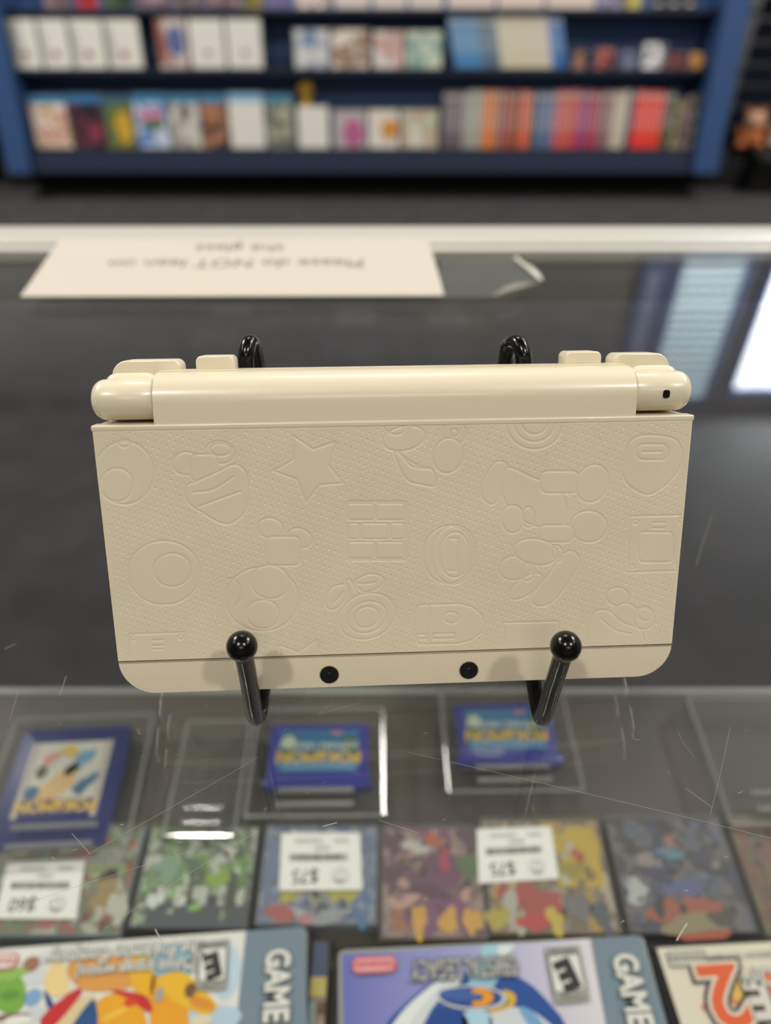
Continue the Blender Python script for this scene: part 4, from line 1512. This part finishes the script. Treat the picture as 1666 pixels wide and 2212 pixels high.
# middle shelf
for k, (a, e) in enumerate(((36, 95), (97, 161), (163, 236), (238, 313))):
    face_case(a, e, 40, 2, 'white game case with grey left edge and dark red mark', WH, None, [(-.38, .5, .10, .42, col((176, 176, 172))), (-.02, .30, .12, .08, col((150, 80, 90)))], group='white cases at the left of the middle shelf')
face_case(346, 412, 38, 2, 'orange and blue picture game case on the middle shelf', art('bk_n', [(170, 110, 90), (200, 190, 186), (150, 90, 76)], 20), None, [(.12, .55, .28, .3, col((84, 100, 150)))])
for k, (a, e) in enumerate(((415, 492), (494, 571))):
    face_case(a, e, 39, 2, 'white game case beside the orange and blue picture case', WH, None, [(.0, .32, .10, .07, col((170, 140, 146)))], group='white cases beside the picture case on the middle shelf')
face_case(637, 714, 62, 2, 'pale game case with bluish picture on the middle shelf', art('bk_o', [(150, 164, 186), (206, 206, 204), (120, 140, 170)], 20))
face_case(716, 800, 62, 2, 'cream game case with brown picture on the middle shelf', art('bk_p', [(206, 200, 186), (150, 120, 100), (216, 210, 200)], 20))
face_case(806, 873, 66, 2, 'pinkish white game case on the middle shelf', art('bk_q', [(210, 200, 194), (196, 160, 150), (216, 212, 206)], 20))
face_case(875, 955, 66, 2, 'pale green game case beside the leaning blue ones', art('bk_r', [(170, 186, 170), (130, 164, 158), (200, 206, 190)], 20))
LEANERS = [(6, (78, 138, 190), 'light blue', 'leaning first in the slanted row'), (4, (92, 116, 136), 'slate', 'leaning after the light blue ones'), (10, (214, 206, 180), 'cream', 'leaning in the middle of the slanted row'), (1, (206, 196, 196), 'pinkish grey', 'leaning before the last deep blue ones'), (3, (62, 114, 180), 'deep blue', 'leaning last in the slanted row')]
px = 984.0
for n, c, nm, how in LEANERS:
    for k in range(n):
        spine(px, px + 10.0, 36, 2, c, '%s game case spine %s' % (nm, how), ('%s leaning cases' % nm) if n > 1 else None, tilt=-math.radians(13))
        px += 10.0
for (a, e, t_, c, nm) in ((1236, 1266, 106, (130, 96, 84), 'brown'), (1284, 1322, 104, (150, 84, 80), 'dull red'), (1336, 1372, 108, (104, 108, 132), 'blue grey'), (1384, 1434, 92, (190, 188, 190), 'white and yellow'), (1440, 1478, 114, (120, 70, 66), 'dark red'), (1486, 1518, 114, (170, 124, 70), 'amber')):
    r = face_case(a, e, t_, 2, 'small %s boxed figure standing right of the leaning cases' % nm, art('sm_%s' % nm, [c, tuple(int(v * .6) for v in c), tuple(min(255, int(v * 1.25)) for v in c)], 45), name='boxed_figure', cat='boxed figure', th=.05)

# top shelf (only its lowest part shows)
for (a, e, c, nm) in ((98, 160, (130, 112, 112), 'grey brown'), (166, 214, (160, 44, 50), 'deep red'), (222, 292, (66, 80, 58), 'dark green'), (296, 372, (150, 124, 134), 'rose grey'), (376, 440, (120, 106, 106), 'mouse grey'), (444, 520, (134, 108, 114), 'plum grey'), (524, 572, (140, 130, 66), 'mustard'), (576, 630, (104, 96, 140), 'purple blue'),
                      (636, 718, (222, 206, 198), 'pinkish white'), (1292, 1338, (150, 140, 170), 'lilac'), (1342, 1386, (176, 166, 96), 'pale yellow')):
    face_case(a, e, -70, 1, '%s game case standing on the top shelf, its foot showing' % nm, art('tp_%s' % nm, [c, tuple(int(v * .75) for v in c), tuple(min(255, int(v * 1.15)) for v in c)], 25))
for (a, e) in ((722, 800), (804, 880), (883, 958)):
    face_case(a, e, -70, 1, 'pale white game case in the middle of the top shelf', col((214, 204, 196), .4), group='pale cases in the middle of the top shelf')
for (a, e) in ((966, 1070), (1073, 1176), (1179, 1286)):
    face_case(a, e, -60, 1, 'wide creamy pink case above the leaning blue spines', col((220, 204, 194), .4), group='wide cases on the top shelf')
for (a, e) in ((1404, 1436), (1438, 1470), (1472, 1504)):
    face_case(a, e, -40, 1, 'black boxed figure with a white spot near the right post', col((24, 24, 26), .4), None, [(0, .18, .32, .07, col((190, 188, 186)))], name='boxed_figure', cat='boxed figure', th=.05, group='black boxes on the top shelf')

# neighbouring units
for nm, x0, x1, lab in (('shop_shelf_unit', 1.42, 2.6, 'dark shelf unit beyond the right blue post'), ('shop_shelf_unit', -2.6, -1.60, 'dark shelf unit beyond the left blue post')):
    r = empty(nm, (0.5 * (x0 + x1), 3.05, FZ), lab, 'shelf unit')
    o = Vector((0.5 * (x0 + x1), 3.05, FZ))
    b = MB()
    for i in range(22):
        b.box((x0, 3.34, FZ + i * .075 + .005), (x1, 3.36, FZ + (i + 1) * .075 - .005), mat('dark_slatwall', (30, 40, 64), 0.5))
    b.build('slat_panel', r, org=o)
    for zz in (.30, .83):
        b = MB()
        b.box((x0, 2.95, zz - .02), (x1, 3.34, zz), BLACKM)
        b.build('shelf_board', r, org=o)
    b = MB()
    b.box((x0, 3.0, FZ), (x1, 3.34, .28), BLACKM)
    b.build('plinth', r, org=o)


def plush(p, s, body, head, ear, label):
    r = empty('plush_toy', p, label, 'plush toy')
    b = MB()
    b.ball((0, 0, s * .34), s * .36, body, 20, 12, (1, .85, .95))
    b.build('body', r, smooth=True)
    b = MB()
    b.ball((0, -.01, s * .82), s * .30, head, 20, 12, (1.1, .9, .9))
    b.build('head', r, smooth=True)
    for q in (-1, 1):
        b = MB()
        b.ball((q * s * .24, 0, s * 1.06), s * .11, ear, 12, 8)
        b.build('ear', r, smooth=True)
        b = MB()
        b.ball((q * s * .30, -s * .16, s * .14), s * .15, ear, 12, 8, (1, 1.3, .9))
        b.build('foot', r, smooth=True)
        b = MB()
        b.ball((q * s * .36, -s * .05, s * .46), s * .13, body, 12, 8, (.8, .8, 1.4))
        b.build('arm', r, smooth=True)


RED, WHT, ORG, PCH = col((196, 62, 52), .9), col((214, 204, 196), .9), col((206, 120, 74), .9), col((226, 178, 146), .9)


def front(px, py, Y):
    d = ray(px, py)
    return CAM + d * (Y / d.y)


p = front(1648, 96, 3.08)
plush((p.x, 3.1, .8305), .125, WHT, RED, RED, 'small red and white plush toy on the upper board right of the post')
p = front(1592, 345, 3.08)
plush((p.x + .03, 3.10, .3005), .12, ORG, PCH, ORG, 'orange plush toy on the lower board just right of the post')
p = front(1650, 345, 3.08)
plush((p.x + .06, 3.12, .3005), .12, PCH, ORG, WHT, 'peach plush toy with orange head at the right border')
r = empty('boxed_game', (-1.60 + -.07, 3.02, .3005), 'dark red box on the board left of the left post', 'boxed game')
b = MB()
b.box((-.06, -.02, 0), (.06, .02, .15), col((130, 34, 36)))
b.build('box', r, bevel=.002)
b = MB()
b.box((-.05, -.0212, .01), (.05, -.0202, .14), art('red_box', [(150, 40, 40), (110, 26, 30), (170, 70, 60)], 30))
b.build('cover', r)
